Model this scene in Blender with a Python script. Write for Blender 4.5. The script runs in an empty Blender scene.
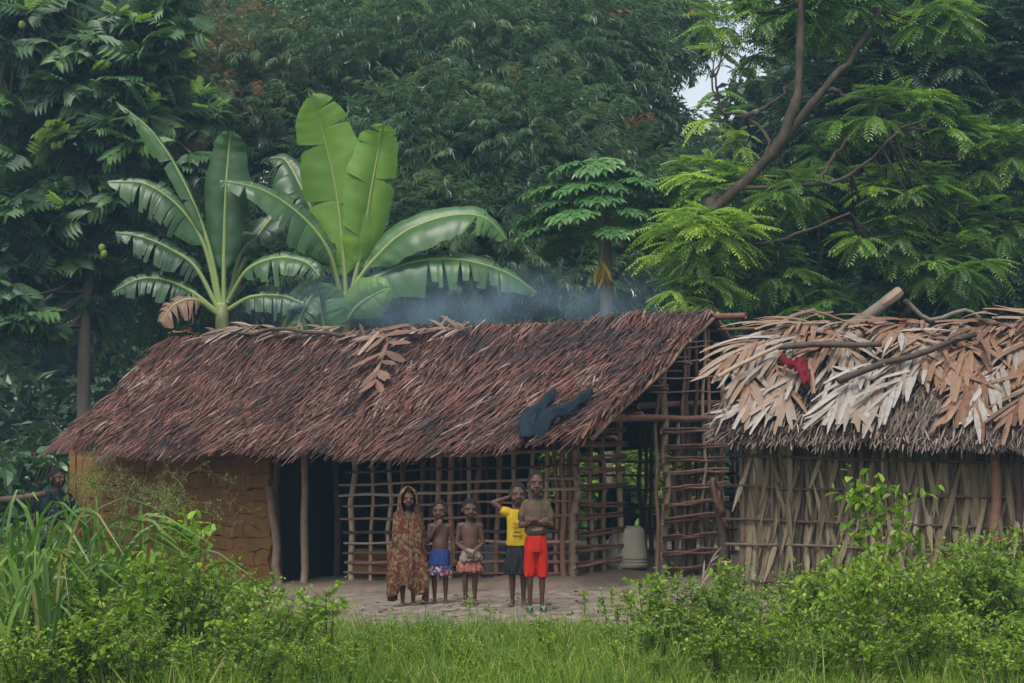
import bpy, math, random
import numpy as np
from mathutils import Vector, noise

random.seed(7); rng = np.random.default_rng(7)
PI = math.pi
sc = bpy.context.scene
COL = sc.collection

# ------------------------------------------------------------------ camera, sky, sun, exposure
F = 1600.0; CAMZ = 1.65; HORY = 440.0
cam_d = bpy.data.cameras.new('camera'); cam = bpy.data.objects.new('camera', cam_d); COL.objects.link(cam)
cam.location = (0, 0, CAMZ); cam.rotation_euler = (math.radians(90), 0, 0)
cam_d.sensor_width = 36; cam_d.lens = F / 1024 * 36; cam_d.shift_y = (HORY - 341.5) / 1024
cam_d.clip_start = 0.1; cam_d.clip_end = 800
sc.camera = cam

SUN_EL, SUN_AZ = 58, 200          # soft overcast light from above and behind the viewer
world = bpy.data.worlds.new('World'); sc.world = world; world.use_nodes = True
wn = world.node_tree; wn.nodes.clear()
sky = wn.nodes.new('ShaderNodeTexSky'); sky.sky_type = 'NISHITA'; sky.sun_disc = False
sky.sun_elevation = math.radians(SUN_EL); sky.sun_rotation = math.radians(SUN_AZ)
sky.dust_density = 4.0; sky.air_density = 1.2; sky.ozone_density = 1.0
hs = wn.nodes.new('ShaderNodeHueSaturation'); hs.inputs['Saturation'].default_value = 0.42
bg = wn.nodes.new('ShaderNodeBackground'); bg.inputs['Strength'].default_value = 0.13
wo = wn.nodes.new('ShaderNodeOutputWorld')
wn.links.new(sky.outputs[0], hs.inputs['Color']); wn.links.new(hs.outputs[0], bg.inputs[0]); wn.links.new(bg.outputs[0], wo.inputs[0])
sun_d = bpy.data.lights.new('sun', 'SUN'); sun = bpy.data.objects.new('sun', sun_d); COL.objects.link(sun)
sun_d.energy = 1.3; sun_d.angle = math.radians(28); sun_d.color = (1, 0.97, 0.92)
el, az = math.radians(SUN_EL), math.radians(SUN_AZ)
sdir = Vector((math.sin(az) * math.cos(el), math.cos(az) * math.cos(el), math.sin(el)))
sun.rotation_euler = (-sdir).to_track_quat('-Z', 'Y').to_euler()
sc.view_settings.view_transform = 'Standard'; sc.view_settings.look = 'None'
sc.view_settings.exposure = 0.85; sc.view_settings.gamma = 1
sc.render.engine = 'CYCLES'
sc.cycles.use_denoising = True
sc.cycles.max_bounces = 6; sc.cycles.diffuse_bounces = 3; sc.cycles.glossy_bounces = 2
sc.cycles.transmission_bounces = 4; sc.cycles.volume_bounces = 0; sc.cycles.transparent_max_bounces = 6
sc.cycles.caustics_reflective = False; sc.cycles.caustics_refractive = False

# ------------------------------------------------------------------ helpers
def P(px, py, Y):
    return np.array(((px - 512) * Y / F, Y, CAMZ - (py - HORY) * Y / F))

def norm(v):
    v = np.asarray(v, float); n = np.linalg.norm(v, axis=-1, keepdims=True); return v / np.maximum(n, 1e-9)

class MB:
    """collects pieces of one mesh"""
    def __init__(s): s.v = []; s.f = []; s.r = []; s.n = 0
    def add(s, v, f, r=None):
        v = np.asarray(v, float).reshape(-1, 3); f = np.asarray(f, int)
        s.v.append(v); s.f.append(f + s.n)
        if r is None: r = random.random()
        s.r.append(np.broadcast_to(np.asarray(r, float), (len(v),)).copy()); s.n += len(v)
    def tube(s, pts, rad, n=6, r=None, cap=True, flat=1.0):
        pts = np.asarray(pts, float); m = len(pts)
        rad = np.broadcast_to(np.asarray(rad, float), (m,))
        t = np.gradient(pts, axis=0); t = norm(t)
        ref = np.array((0, 0, 1.0)) if abs(t[:, 2]).mean() < 0.8 else np.array((0, 1.0, 0))
        x = norm(np.cross(t, ref)); y = np.cross(x, t)
        a = np.arange(n) * 2 * PI / n
        ring = pts[:, None, :] + rad[:, None, None] * (np.cos(a)[None, :, None] * x[:, None, :] + flat * np.sin(a)[None, :, None] * y[:, None, :])
        i = np.arange(m - 1)[:, None] * n; j = np.arange(n)[None, :]; j2 = (j + 1) % n
        f = np.stack([i + j, i + j2, i + n + j2, i + n + j], -1).reshape(-1, 4)
        v = ring.reshape(-1, 3)
        s.add(v, f, r)
        if cap:
            k = s.n - len(v); rr = s.r[-1][0]
            for base, p in ((k, pts[0]), (k + (m - 1) * n, pts[-1])):
                c = s.n; s.v.append(p[None]); s.r.append(np.array([rr])); s.n += 1
                s.f.append(np.stack([np.full(n, c), base + np.arange(n), base + (np.arange(n) + 1) % n], -1))
    def box(s, c, sx, sy, sz, ax=(1, 0, 0), ay=(0, 1, 0), az=(0, 0, 1), r=None):
        ax, ay, az = map(np.asarray, (ax, ay, az)); v = []
        for k in (-1, 1):
            for j in (-1, 1):
                for i in (-1, 1): v.append(np.asarray(c) + i * sx / 2 * ax + j * sy / 2 * ay + k * sz / 2 * az)
        s.add(v, [(0, 2, 3, 1), (4, 5, 7, 6), (0, 1, 5, 4), (2, 6, 7, 3), (0, 4, 6, 2), (1, 3, 7, 5)], r)
    def grid(s, pts, r=None):
        pts = np.asarray(pts, float); a, b = pts.shape[:2]
        i = np.arange(a - 1)[:, None] * b; j = np.arange(b - 1)[None]
        f = np.stack([i + j, i + j + 1, i + b + j + 1, i + b + j], -1).reshape(-1, 4)
        s.add(pts.reshape(-1, 3), f, r)
    def ell(s, c, rx, ry, rz, nu=14, nv=9, r=None):
        u = np.arange(nu) * 2 * PI / nu; w = np.linspace(-PI / 2 + .12, PI / 2 - .12, nv)
        v = np.stack([np.cos(w)[:, None] * np.cos(u)[None] * rx, np.cos(w)[:, None] * np.sin(u)[None] * ry, np.sin(w)[:, None] * np.ones(nu)[None] * rz], -1).reshape(-1, 3) + np.asarray(c)
        i = np.arange(nv - 1)[:, None] * nu; j = np.arange(nu)[None]; j2 = (j + 1) % nu
        s.add(v, np.stack([i + j, i + j2, i + nu + j2, i + nu + j], -1).reshape(-1, 4), r)
        k = s.n - len(v)
        s.f.append(np.array([list(range(k, k + nu))[::-1]])); s.f.append(np.array([list(range(k + nu * (nv - 1), k + nu * nv))]))
    def loft(s, rings, n=20, r=None):
        a = np.arange(n) * 2 * PI / n
        v = np.concatenate([np.stack([cx + rx * np.cos(a), cy + ry * np.sin(a), np.full(n, z)], -1) for cx, cy, z, rx, ry in rings])
        m = len(rings); i = np.arange(m - 1)[:, None] * n; j = np.arange(n)[None]; j2 = (j + 1) % n
        s.add(v, np.stack([i + j, i + j2, i + n + j2, i + n + j], -1).reshape(-1, 4), r)
        k = s.n - len(v)
        s.f.append(np.array([list(range(k, k + n))[::-1]])); s.f.append(np.array([list(range(k + n * (m - 1), k + n * m))]))
    def capsule(s, p0, r0, p1, r1, n=10, r=None):
        p0 = np.asarray(p0, float); p1 = np.asarray(p1, float); d = norm(p1 - p0)
        pts = [p0 - d * r0 * .95, p0 - d * r0 * .7, p0, p0 * .5 + p1 * .5, p1, p1 + d * r1 * .7, p1 + d * r1 * .95]
        s.tube(pts, [r0 * .3, r0 * .72, r0, (r0 + r1) / 2, r1, r1 * .72, r1 * .3], n, r)
    def scatter(s, tv, tf, pos, x, y, z, sx=1, sy=1, sz=1, r=None):
        tv = np.asarray(tv, float); N = len(pos); k = len(tv)
        b = lambda q: np.broadcast_to(np.asarray(q, float), (N,))[:, None, None]
        v = pos[:, None, :] + tv[None, :, 0:1] * b(sx) * x[:, None, :] + tv[None, :, 1:2] * b(sy) * y[:, None, :] + tv[None, :, 2:3] * b(sz) * z[:, None, :]
        f = (np.asarray(tf)[None] + (np.arange(N) * k)[:, None, None]).reshape(-1, np.asarray(tf).shape[1])
        if r is None: r = rng.random(N)
        s.add(v.reshape(-1, 3), f, np.repeat(r, k))
    def mesh(s, name, off=(0, 0, 0), smooth=False):
        me = bpy.data.meshes.new(name)
        v = np.concatenate(s.v) - np.asarray(off)
        me.vertices.add(len(v)); me.vertices.foreach_set('co', v.astype(np.float32).ravel())
        loops = np.concatenate([f.ravel() for f in s.f]); tot = np.concatenate([np.full(len(f), f.shape[1]) for f in s.f])
        me.loops.add(len(loops)); me.loops.foreach_set('vertex_index', loops.astype(np.int32))
        me.polygons.add(len(tot)); me.polygons.foreach_set('loop_start', (np.cumsum(tot) - tot).astype(np.int32)); me.polygons.foreach_set('loop_total', tot.astype(np.int32))
        me.polygons.foreach_set('use_smooth', np.full(len(tot), smooth))
        at = me.attributes.new('rnd', 'FLOAT', 'POINT'); at.data.foreach_set('value', np.concatenate(s.r).astype(np.float32))
        me.update(calc_edges=True)
        return me
    def build(s, name, mat, parent=None, smooth=False):
        """one mesh object; vertices given in world space, stored relative to the parent's base"""
        off = (0, 0, 0); p = parent
        while p is not None: off = np.asarray(off) + np.asarray(p.location); p = p.parent
        me = s.mesh(name, off, smooth); me.materials.append(mat)
        o = bpy.data.objects.new(name, me); COL.objects.link(o); o.parent = parent
        return o

def tag(o, label=None, cat=None, group=None, kind=None):
    if label: o['label'] = label
    if cat: o['category'] = cat
    if group: o['group'] = group
    if kind: o['kind'] = kind
    return o
def thing(name, loc, label, cat, group=None, kind=None, rz=0):
    o = bpy.data.objects.new(name, None); COL.objects.link(o); o.location = tuple(map(float, loc)); o.rotation_euler.z = rz
    o.empty_display_size = .1
    return tag(o, label, cat, group, kind)
def copy_tree(o, parent=None):
    c = o.copy(); COL.objects.link(c); c.parent = parent
    for ch in o.children: copy_tree(ch, c)
    return c

def fr(d, up=(0, 0, 1.0), roll=0.0):
    """frames with y along d and z near up"""
    y = norm(d); up = np.broadcast_to(np.asarray(up, float), y.shape) + 1e-3
    x = norm(np.cross(y, up)); z = np.cross(x, y)
    if np.any(roll):
        c = np.cos(roll)[:, None]; s_ = np.sin(roll)[:, None]; x, z = x * c + z * s_, z * c - x * s_
    return x, y, z
def rsph(n):
    return norm(rng.normal(size=(n, 3)))
def curve(ctrl, n=10):
    """smooth polyline through control points"""
    c = np.asarray(ctrl, float); m = len(c)
    if m == 2: return c[0] + (c[1] - c[0]) * np.linspace(0, 1, n)[:, None]
    e = np.vstack([2 * c[0] - c[1], c, 2 * c[-1] - c[-2]]); out = []
    for q in np.linspace(0, m - 1 - 1e-6, n):
        i = int(q); u = q - i; p0, p1, p2, p3 = e[i:i + 4]
        out.append(.5 * (2 * p1 + (p2 - p0) * u + (2 * p0 - 5 * p1 + 4 * p2 - p3) * u * u + (3 * p1 - p0 - 3 * p2 + p3) * u ** 3))
    return np.array(out)
def nz(p, s=1.0): return noise.noise(Vector((float(p[0]) * s, float(p[1]) * s, float(p[2]) * s)))

# ------------------------------------------------------------------ materials
def nodes(name):
    m = bpy.data.materials.new(name); m.use_nodes = True; nt = m.node_tree
    return m, nt, nt.nodes['Principled BSDF'], nt.nodes['Material Output']
def ramp(nt, cols):
    r = nt.nodes.new('ShaderNodeValToRGB'); e = r.color_ramp.elements
    while len(e) > 1: e.remove(e[-1])
    for i, c in enumerate(cols):
        p, c = c
        q = e[0] if i == 0 else e.new(p)
        q.position = p; q.color = (*c, 1)
    return r
def leafmat(name, cols, rough=.45, trans=.3, spec=.5, tcol=1.5):
    m, nt, b, out = nodes(name)
    a = nt.nodes.new('ShaderNodeAttribute'); a.attribute_name = 'rnd'
    r = ramp(nt, cols); nt.links.new(a.outputs['Fac'], r.inputs[0]); nt.links.new(r.outputs[0], b.inputs['Base Color'])
    b.inputs['Roughness'].default_value = rough; b.inputs['Specular IOR Level'].default_value = spec
    t = nt.nodes.new('ShaderNodeBsdfTranslucent'); mx = nt.nodes.new('ShaderNodeMixShader'); mx.inputs[0].default_value = trans
    g = nt.nodes.new('ShaderNodeMix'); g.data_type = 'RGBA'; g.blend_type = 'MULTIPLY'; g.inputs[0].default_value = 1
    g.inputs['B'].default_value = (1.5 * tcol / 1.5, 1.5 * tcol / 1.5, .6, 1)
    nt.links.new(r.outputs[0], g.inputs['A']); nt.links.new(g.outputs['Result'], t.inputs[0])
    nt.links.new(b.outputs[0], mx.inputs[1]); nt.links.new(t.outputs[0], mx.inputs[2]); nt.links.new(mx.outputs[0], out.inputs[0])
    return m
def drymat(name, cols, rough=.7, nscale=30, spec=.3, bump=.0, stretch=(1, 1, 1), namt=.25):
    """rnd attribute colour broken up by noise"""
    m, nt, b, out = nodes(name)
    a = nt.nodes.new('ShaderNodeAttribute'); a.attribute_name = 'rnd'
    tc = nt.nodes.new('ShaderNodeTexCoord'); mp = nt.nodes.new('ShaderNodeMapping'); mp.inputs['Scale'].default_value = stretch
    n = nt.nodes.new('ShaderNodeTexNoise'); n.inputs['Scale'].default_value = nscale; n.inputs['Detail'].default_value = 4
    nt.links.new(tc.outputs['Object'], mp.inputs[0]); nt.links.new(mp.outputs[0], n.inputs['Vector'])
    ma = nt.nodes.new('ShaderNodeMath'); ma.operation = 'MULTIPLY_ADD'; ma.inputs[1].default_value = namt * 2; ma.inputs[2].default_value = -namt
    nt.links.new(n.outputs['Fac'], ma.inputs[0])
    ad = nt.nodes.new('ShaderNodeMath'); ad.operation = 'ADD'; nt.links.new(a.outputs['Fac'], ad.inputs[0]); nt.links.new(ma.outputs[0], ad.inputs[1])
    r = ramp(nt, cols); nt.links.new(ad.outputs[0], r.inputs[0]); nt.links.new(r.outputs[0], b.inputs['Base Color'])
    b.inputs['Roughness'].default_value = rough; b.inputs['Specular IOR Level'].default_value = spec
    if bump:
        bp = nt.nodes.new('ShaderNodeBump'); bp.inputs['Strength'].default_value = bump; bp.inputs['Distance'].default_value = .02
        nt.links.new(n.outputs['Fac'], bp.inputs['Height']); nt.links.new(bp.outputs[0], b.inputs['Normal'])
    return m

M = {}
M['bamboo'] = leafmat('bamboo_leaf', [(0, (.035, .085, .04)), (.5, (.075, .15, .06)), (.8, (.13, .21, .075)), (.95, (.2, .25, .08)), (1, (.3, .12, .04))], .32, .3, .9)
M['bamboo_dry'] = leafmat('bamboo_leaf_browning', [(0, (.07, .11, .05)), (.5, (.15, .14, .065)), (1, (.26, .15, .07))], .5, .25)
M['culm'] = drymat('bamboo_culm', [(0, (.1, .12, .04)), (1, (.22, .22, .08))], .4, 8)
M['dark_leaf'] = leafmat('forest_leaf', [(0, (.02, .045, .02)), (.6, (.045, .09, .035)), (1, (.09, .15, .045))], .4, .2)
M['far_leaf'] = leafmat('far_leaf', [(0, (.035, .07, .04)), (1, (.09, .15, .075))], .45, .25)
M['pinnate'] = leafmat('pinnate_leaf', [(0, (.025, .075, .012)), (.4, (.09, .2, .026)), (.75, (.21, .36, .045)), (1, (.34, .48, .07))], .42, .42)
M['pinnate_dark'] = leafmat('pinnate_dark_leaf', [(0, (.016, .045, .018)), (.6, (.035, .085, .028)), (1, (.08, .16, .03))], .34, .25, .6)
M['breadfruit'] = leafmat('breadfruit_leaf', [(0, (.028, .07, .032)), (.6, (.06, .135, .045)), (.9, (.1, .2, .05)), (1, (.2, .33, .06))], .45, .25, .4)
M['young'] = leafmat('young_leaf', [(0, (.07, .17, .015)), (1, (.17, .3, .025))], .4, .4)
M['banana'] = leafmat('banana_leaf', [(0, (.022, .065, .024)), (.5, (.045, .12, .03)), (1, (.1, .21, .035))], .36, .3, .5)
M['banana_bright'] = leafmat('banana_leaf_young', [(0, (.1, .22, .035)), (.5, (.15, .3, .04)), (1, (.2, .37, .05))], .38, .45, .5)
M['midrib'] = drymat('banana_midrib', [(0, (.11, .17, .045)), (1, (.22, .28, .09))], .4, 10)
M['pseudostem'] = drymat('banana_stem', [(0, (.1, .07, .03)), (.5, (.14, .17, .06)), (1, (.2, .22, .08))], .5, 6)
M['papaya'] = leafmat('papaya_leaf', [(0, (.035, .11, .035)), (.6, (.075, .19, .05)), (1, (.14, .28, .06))], .36, .35, .6)
M['petiole'] = drymat('petiole', [(0, (.16, .2, .06)), (1, (.25, .28, .1))], .5, 10)
M['yellow_leaf'] = leafmat('yellow_leaf', [(0, (.35, .22, .02)), (1, (.55, .4, .04))], .5, .3)
M['orange_leaf'] = leafmat('orange_leaf', [(0, (.3, .09, .015)), (1, (.45, .17, .02))], .5, .3)
M['shrub'] = leafmat('shrub_leaf', [(0, (.055, .12, .012)), (.5, (.15, .27, .022)), (.85, (.26, .4, .035)), (1, (.36, .45, .06))], .48, .42, .4)
M['shrub_b'] = leafmat('shrub_leaf_deep', [(0, (.05, .11, .015)), (.5, (.12, .23, .023)), (1, (.24, .38, .035))], .46, .4, .4)
M['broad'] = leafmat('broad_leaf', [(0, (.02, .06, .025)), (1, (.05, .12, .04))], .35, .25, .6)
M['grass'] = leafmat('grass_blade', [(0, (.05, .11, .015)), (.5, (.13, .22, .025)), (.8, (.23, .33, .045)), (.92, (.33, .37, .08)), (1, (.42, .34, .14))], .55, .4, .3)
M['tallgrass'] = leafmat('tall_grass_blade', [(0, (.03, .08, .015)), (.6, (.085, .18, .03)), (.9, (.18, .29, .06)), (1, (.3, .26, .1))], .42, .35, .4)
M['seed'] = leafmat('seed_head', [(0, (.22, .2, .07)), (1, (.42, .36, .16))], .7, .3)
M['twig'] = drymat('twig', [(0, (.05, .04, .02)), (1, (.14, .1, .05))], .7, 15)
M['bark'] = drymat('bark', [(0, (.012, .011, .007)), (.5, (.045, .034, .023)), (.8, (.085, .066, .045)), (1, (.13, .12, .085))], .85, 7, .2, .9, (1, 1, .4), .6)
M['bark_pale'] = drymat('pale_bark', [(0, (.06, .05, .038)), (.5, (.13, .11, .085)), (1, (.22, .19, .15))], .8, 7, .2, .5, (1, 1, .4), .4)
M['stick'] = drymat('lattice_stick', [(0, (.06, .034, .022)), (.4, (.15, .072, .046)), (.75, (.25, .128, .083)), (1, (.36, .23, .165))], .65, 14, .3, .4, (1, 1, 1), .3)
M['stick_pale'] = drymat('peeled_stick', [(0, (.12, .08, .05)), (.5, (.24, .17, .11)), (1, (.36, .28, .2))], .65, 14, .3, .4, (1, 1, 1), .3)
M['log'] = drymat('dark_log', [(0, (.03, .02, .016)), (.5, (.07, .045, .035)), (1, (.15, .1, .07))], .7, 12, .3, .5, (1, 1, 1), .35)
M['thatch'] = drymat('palm_thatch', [(0, (.008, .005, .004)), (.25, (.028, .012, .009)), (.5, (.088, .03, .018)), (.68, (.14, .046, .023)), (.84, (.155, .076, .05)), (.94, (.185, .12, .095)), (1, (.26, .195, .165))], .48, 22, .5, 0, (1, 1, 1), .2)
M['thatch_base'] = drymat('thatch_underlay', [(0, (.02, .012, .01)), (1, (.07, .035, .025))], .9, 20)
M['fringe'] = drymat('grey_thatch', [(0, (.05, .035, .028)), (.5, (.13, .095, .075)), (1, (.26, .2, .165))], .6, 22, .4)
M['roofleaf'] = drymat('dry_palm_leaf', [(0, (.09, .045, .024)), (.25, (.17, .088, .046)), (.5, (.21, .13, .078)), (.65, (.2, .15, .11)), (.85, (.215, .185, .155)), (1, (.28, .25, .225))], .5, 14, .35, .3, (1, 1, 1), .3)
M['wallleaf'] = drymat('palm_wall_leaf', [(0, (.045, .032, .016)), (.35, (.125, .093, .05)), (.75, (.205, .163, .1)), (1, (.29, .245, .17))], .6, 8, .3, 0, (1, 1, 1), .15)
M['wallback'] = drymat('wall_backing', [(0, (.09, .065, .032)), (1, (.17, .125, .065))], .9, 12)
M['greyfrond'] = drymat('weathered_frond', [(0, (.07, .038, .028)), (.35, (.14, .085, .06)), (.65, (.21, .155, .12)), (1, (.33, .28, .24))], .6, 12, .35, 0, (1, 1, 1), .15)
M['brownleaf'] = drymat('brown_dry_leaf', [(0, (.09, .042, .026)), (.5, (.17, .09, .055)), (1, (.3, .21, .15))], .55, 6, .35)
M['orange_dry'] = drymat('orange_dry_leaf', [(0, (.3, .12, .04)), (1, (.5, .24, .09))], .55, 8)
M['mud'] = drymat('mud_daub', [(0, (.11, .052, .016)), (.5, (.18, .09, .027)), (1, (.25, .135, .045))], .9, 7, .15, .8, (1, 1, 1), .4)
M['inner'] = drymat('shade_dark_inner_wall', [(0, (.02, .014, .009)), (1, (.04, .028, .018))], .95, 10, .1)  # mud made darker so the wall colour carries the shade inside the hut
M['mud_joint'] = drymat('mud_core', [(0, (.07, .04, .015)), (1, (.13, .07, .025))], .95, 10, .1)
M['plinth'] = drymat('beaten_earth', [(0, (.06, .04, .027)), (.5, (.11, .08, .055)), (1, (.18, .135, .1))], .9, 6, .2, .7, (1, 1, 1), .5)
M['skin'] = drymat('skin', [(0, (.045, .021, .014)), (.5, (.068, .032, .02)), (1, (.1, .05, .032))], .55, 6, .28)
M['hair'] = drymat('hair', [(0, (.008, .006, .005)), (1, (.02, .016, .013))], .9, 90, .2, .9)
M['eye'] = drymat('eye_white', [(0, (.15, .11, .09)), (1, (.19, .145, .12))], .3)
M['iris'] = drymat('iris', [(0, (.01, .007, .005)), (1, (.015, .01, .008))], .2)
def cloth(name, c, rough=.85):
    c = np.array(c); return drymat(name, [(0, tuple(c * .62)), (.5, tuple(c)), (1, tuple(np.minimum(c * 1.3, .9)))], rough, 22, .15, .25, (1, 1, .6), .45)
M['tee'] = cloth('olive_tee', (.075, .055, .034)); M['red'] = cloth('red_shorts', (.36, .016, .008)); M['yellow'] = cloth('yellow_shirt', (.36, .24, .012))
M['black'] = cloth('black_cloth', (.014, .014, .017)); M['pink'] = cloth('faded_pink_cloth', (.26, .095, .07)); M['greycloth'] = cloth('grey_cloth', (.17, .145, .12))
M['blue'] = cloth('blue_cloth', (.018, .035, .13)); M['jeans'] = cloth('dark_blue_denim', (.007, .014, .02)); M['redrag'] = cloth('dark_red_cloth', (.1, .008, .014))
M['green_rubber'] = cloth('green_rubber', (.1, .24, .14), .5); M['print'] = cloth('shirt_print', (.36, .2, .15)); M['print_dark'] = cloth('dark_print', (.12, .08, .01))
M['plastic'] = drymat('worn_white_plastic', [(0, (.3, .27, .2)), (.5, (.42, .38, .3)), (1, (.52, .48, .4))], .5, 5, .4, 0, (1, 1, 1), .4)
M['greyplastic'] = cloth('grey_plastic', (.3, .31, .32), .5); M['orange'] = cloth('orange_plastic', (.65, .16, .02), .45); M['yellowp'] = cloth('yellow_plastic', (.6, .35, .02), .45)
M['fruit'] = drymat('breadfruit_skin', [(0, (.1, .16, .02)), (1, (.16, .22, .03))], .6, 30, .3, .5)
def patterned(name, cols, scale):
    m, nt, b, out = nodes(name); tc = nt.nodes.new('ShaderNodeTexCoord'); v = nt.nodes.new('ShaderNodeTexVoronoi'); v.inputs['Scale'].default_value = scale
    n = nt.nodes.new('ShaderNodeTexNoise'); n.inputs['Scale'].default_value = scale * .8
    mx = nt.nodes.new('ShaderNodeVectorMath'); mx.operation = 'MULTIPLY_ADD'; mx.inputs[1].default_value = (.05, .05, .05)
    nt.links.new(n.outputs['Color'], mx.inputs[0]); nt.links.new(tc.outputs['Object'], mx.inputs[2]); nt.links.new(mx.outputs[0], v.inputs['Vector'])
    sp = nt.nodes.new('ShaderNodeSeparateColor'); nt.links.new(v.outputs['Color'], sp.inputs[0])
    r = ramp(nt, cols); r.color_ramp.interpolation = 'CONSTANT'; nt.links.new(sp.outputs[0], r.inputs[0]); nt.links.new(r.outputs[0], b.inputs['Base Color'])
    b.inputs['Roughness'].default_value = .85; b.inputs['Specular IOR Level'].default_value = .15
    return m
M['wrap'] = patterned('patterned_wrap', [(0, (.085, .018, .012)), (.36, (.115, .085, .035)), (.6, (.045, .024, .014)), (.74, (.095, .032, .018)), (.88, (.16, .125, .065))], 38)
M['bluehem'] = patterned('patterned_hem', [(0, (.015, .015, .06)), (.45, (.35, .1, .08)), (.65, (.02, .04, .15)), (.85, (.4, .4, .35))], 60)

# ground: pale trodden yard that gives way to dark grassy soil
def ground_mat():
    m, nt, b, out = nodes('ground'); L = nt.links
    g = nt.nodes.new('ShaderNodeNewGeometry'); sp = nt.nodes.new('ShaderNodeSeparateXYZ'); L.new(g.outputs['Position'], sp.inputs[0])
    n1 = nt.nodes.new('ShaderNodeTexNoise'); n1.inputs['Scale'].default_value = 1.1; n1.inputs['Detail'].default_value = 6; L.new(g.outputs['Position'], n1.inputs['Vector'])
    n2 = nt.nodes.new('ShaderNodeTexNoise'); n2.inputs['Scale'].default_value = 6; n2.inputs['Detail'].default_value = 8; L.new(g.outputs['Position'], n2.inputs['Vector'])
    def mth(op, a, bb, cc=None):
        q = nt.nodes.new('ShaderNodeMath'); q.operation = op
        for i, x in enumerate((a, bb, cc)):
            if x is None: continue
            if isinstance(x, (int, float)): q.inputs[i].default_value = x
            else: L.new(x, q.inputs[i])
        return q.outputs[0]
    yy = mth('MULTIPLY_ADD', n1.outputs['Fac'], 1.6, sp.outputs['Y'])
    my = mth('MULTIPLY', mth('SUBTRACT', yy, 14.6), 1.2); my.node.use_clamp = True
    my2 = mth('MULTIPLY', mth('SUBTRACT', 26.5, yy), .8); my2.node.use_clamp = True
    ma = mth('MULTIPLY', my, my2)
    rd = ramp(nt, [(0.28, (.06, .043, .03)), (.5, (.155, .12, .088)), (.72, (.25, .205, .16))]); L.new(n2.outputs['Fac'], rd.inputs[0])
    rs = ramp(nt, [(.3, (.03, .025, .012)), (.6, (.06, .06, .02)), (.75, (.05, .075, .02))]); L.new(n2.outputs['Fac'], rs.inputs[0])
    mx = nt.nodes.new('ShaderNodeMix'); mx.data_type = 'RGBA'; L.new(ma, mx.inputs[0]); L.new(rs.outputs[0], mx.inputs['A']); L.new(rd.outputs[0], mx.inputs['B'])
    L.new(mx.outputs['Result'], b.inputs['Base Color']); b.inputs['Roughness'].default_value = .85
    bp = nt.nodes.new('ShaderNodeBump'); bp.inputs['Strength'].default_value = .7; bp.inputs['Distance'].default_value = .04
    L.new(n2.outputs['Fac'], bp.inputs['Height']); L.new(bp.outputs[0], b.inputs['Normal'])
    return m
M['ground'] = ground_mat()

# ------------------------------------------------------------------ ground
def gz(x, y):
    k = min(max((y - 14.5) / 3.5, 0), 1); k *= min(max((32 - y) / 4, 0), 1)
    h = -min(.085 * max(0, .3 - x), .36) * k
    return h + .02 * noise.noise(Vector((x * 1.3, y * 1.3, 0))) + .035 * noise.noise(Vector((x * .4, y * .4, 3)))
xs = np.concatenate([np.linspace(-160, -12, 20), np.linspace(-11, 11, 90), np.linspace(12, 160, 20)])
ys = np.concatenate([np.linspace(-30, 7, 10), np.linspace(8, 27, 90), np.linspace(28, 60, 20), np.linspace(65, 320, 20)])
mb = MB(); mb.grid([[(x, y, gz(x, y)) for x in xs] for y in ys])
tag(mb.build('ground', M['ground'], smooth=True), 'trodden pale earth yard and grassy soil around the huts', 'ground', kind='structure')

# ------------------------------------------------------------------ long thatched hut
TH = math.radians(32.9)
UL = np.array((-math.cos(TH), math.sin(TH), 0)); W_ = np.array((math.sin(TH), math.cos(TH), 0)); UP = np.array((0, 0, 1.0))
C0 = np.array((.73, 18.3, 0)); DEP = 4.0; LEN = 8.3
RID = np.array((2.446, 19.57, 0)); EAV = np.array((.795, 17.0, 0))
def HP(t, d, z=0.0): return C0 + t * UL + d * W_ + z * UP
def t_of(px, d=0):
    B = C0 + d * W_; k = (px - 512) / F; return (k * B[1] - B[0]) / (UL[0] - k * UL[1])
def d_of(px, t=0):
    B = C0 + t * UL; k = (px - 512) / F; return (k * B[1] - B[0]) / (W_[0] - k * W_[1])
def z_at(py, p): return CAMZ - (py - HORY) * p[1] / F
def z_eave(a):
    t = a * 8.28
    return 1.59 + .17 * max(0, 1 - t / 1.7) ** 1.3 - .03 * a + .03 * math.sin(t * 1.7) + .02 * math.sin(t * 4.1)
def z_ridge(a): return 3.24 - .05 * math.sin(a * PI) + .03 * math.sin(a * 17)
def roof(a, s, back=False):
    e = EAV + UL * 8.28 * a; r = RID + UL * 9.26 * a
    if back: e = 2 * r - e + UL * .2
    p = e + (r - e) * s; z = z_eave(a) + (z_ridge(a) - z_eave(a)) * s - .07 * math.sin(s * PI) + .03 * nz((a * 22, s * 7, 5)) 
    return np.array((p[0], p[1], z))
def roof_z(t, d):
    a = min(max((t + .4) / 9, 0), 1); s = (d + 1.04) / 3.04
    if s > 1: s = 2 - s
    return z_eave(a) + (z_ridge(a) - z_eave(a)) * s - .07 * math.sin(max(0, s) * PI)
hut = thing('thatched_hut', HP(4, 2, -.2), 'long hut with brown thatched roof, ochre mud wall and stick lattice walls', 'hut')

# roof underlay (closed slab per slope) and ridge
for back in (False, True):
    mb = MB(); A = np.linspace(0, 1, 40); S = np.linspace(.03, .985, 12)
    top = np.array([[roof(a, s, back) - UP * .05 for a in A] for s in S]); bot = top - UP * .07
    mb.grid(top); mb.grid(bot[:, ::-1]); mb.grid(np.stack([top[0], bot[0]])); mb.grid(np.stack([bot[-1], top[-1]]))
    mb.grid(np.stack([bot[:, 0], top[:, 0]])); mb.grid(np.stack([top[:, -1], bot[:, -1]]))
    tag(mb.build('thatch_underlay', M['thatch_base'], hut), 'dark matted underside of the thatch')

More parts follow.
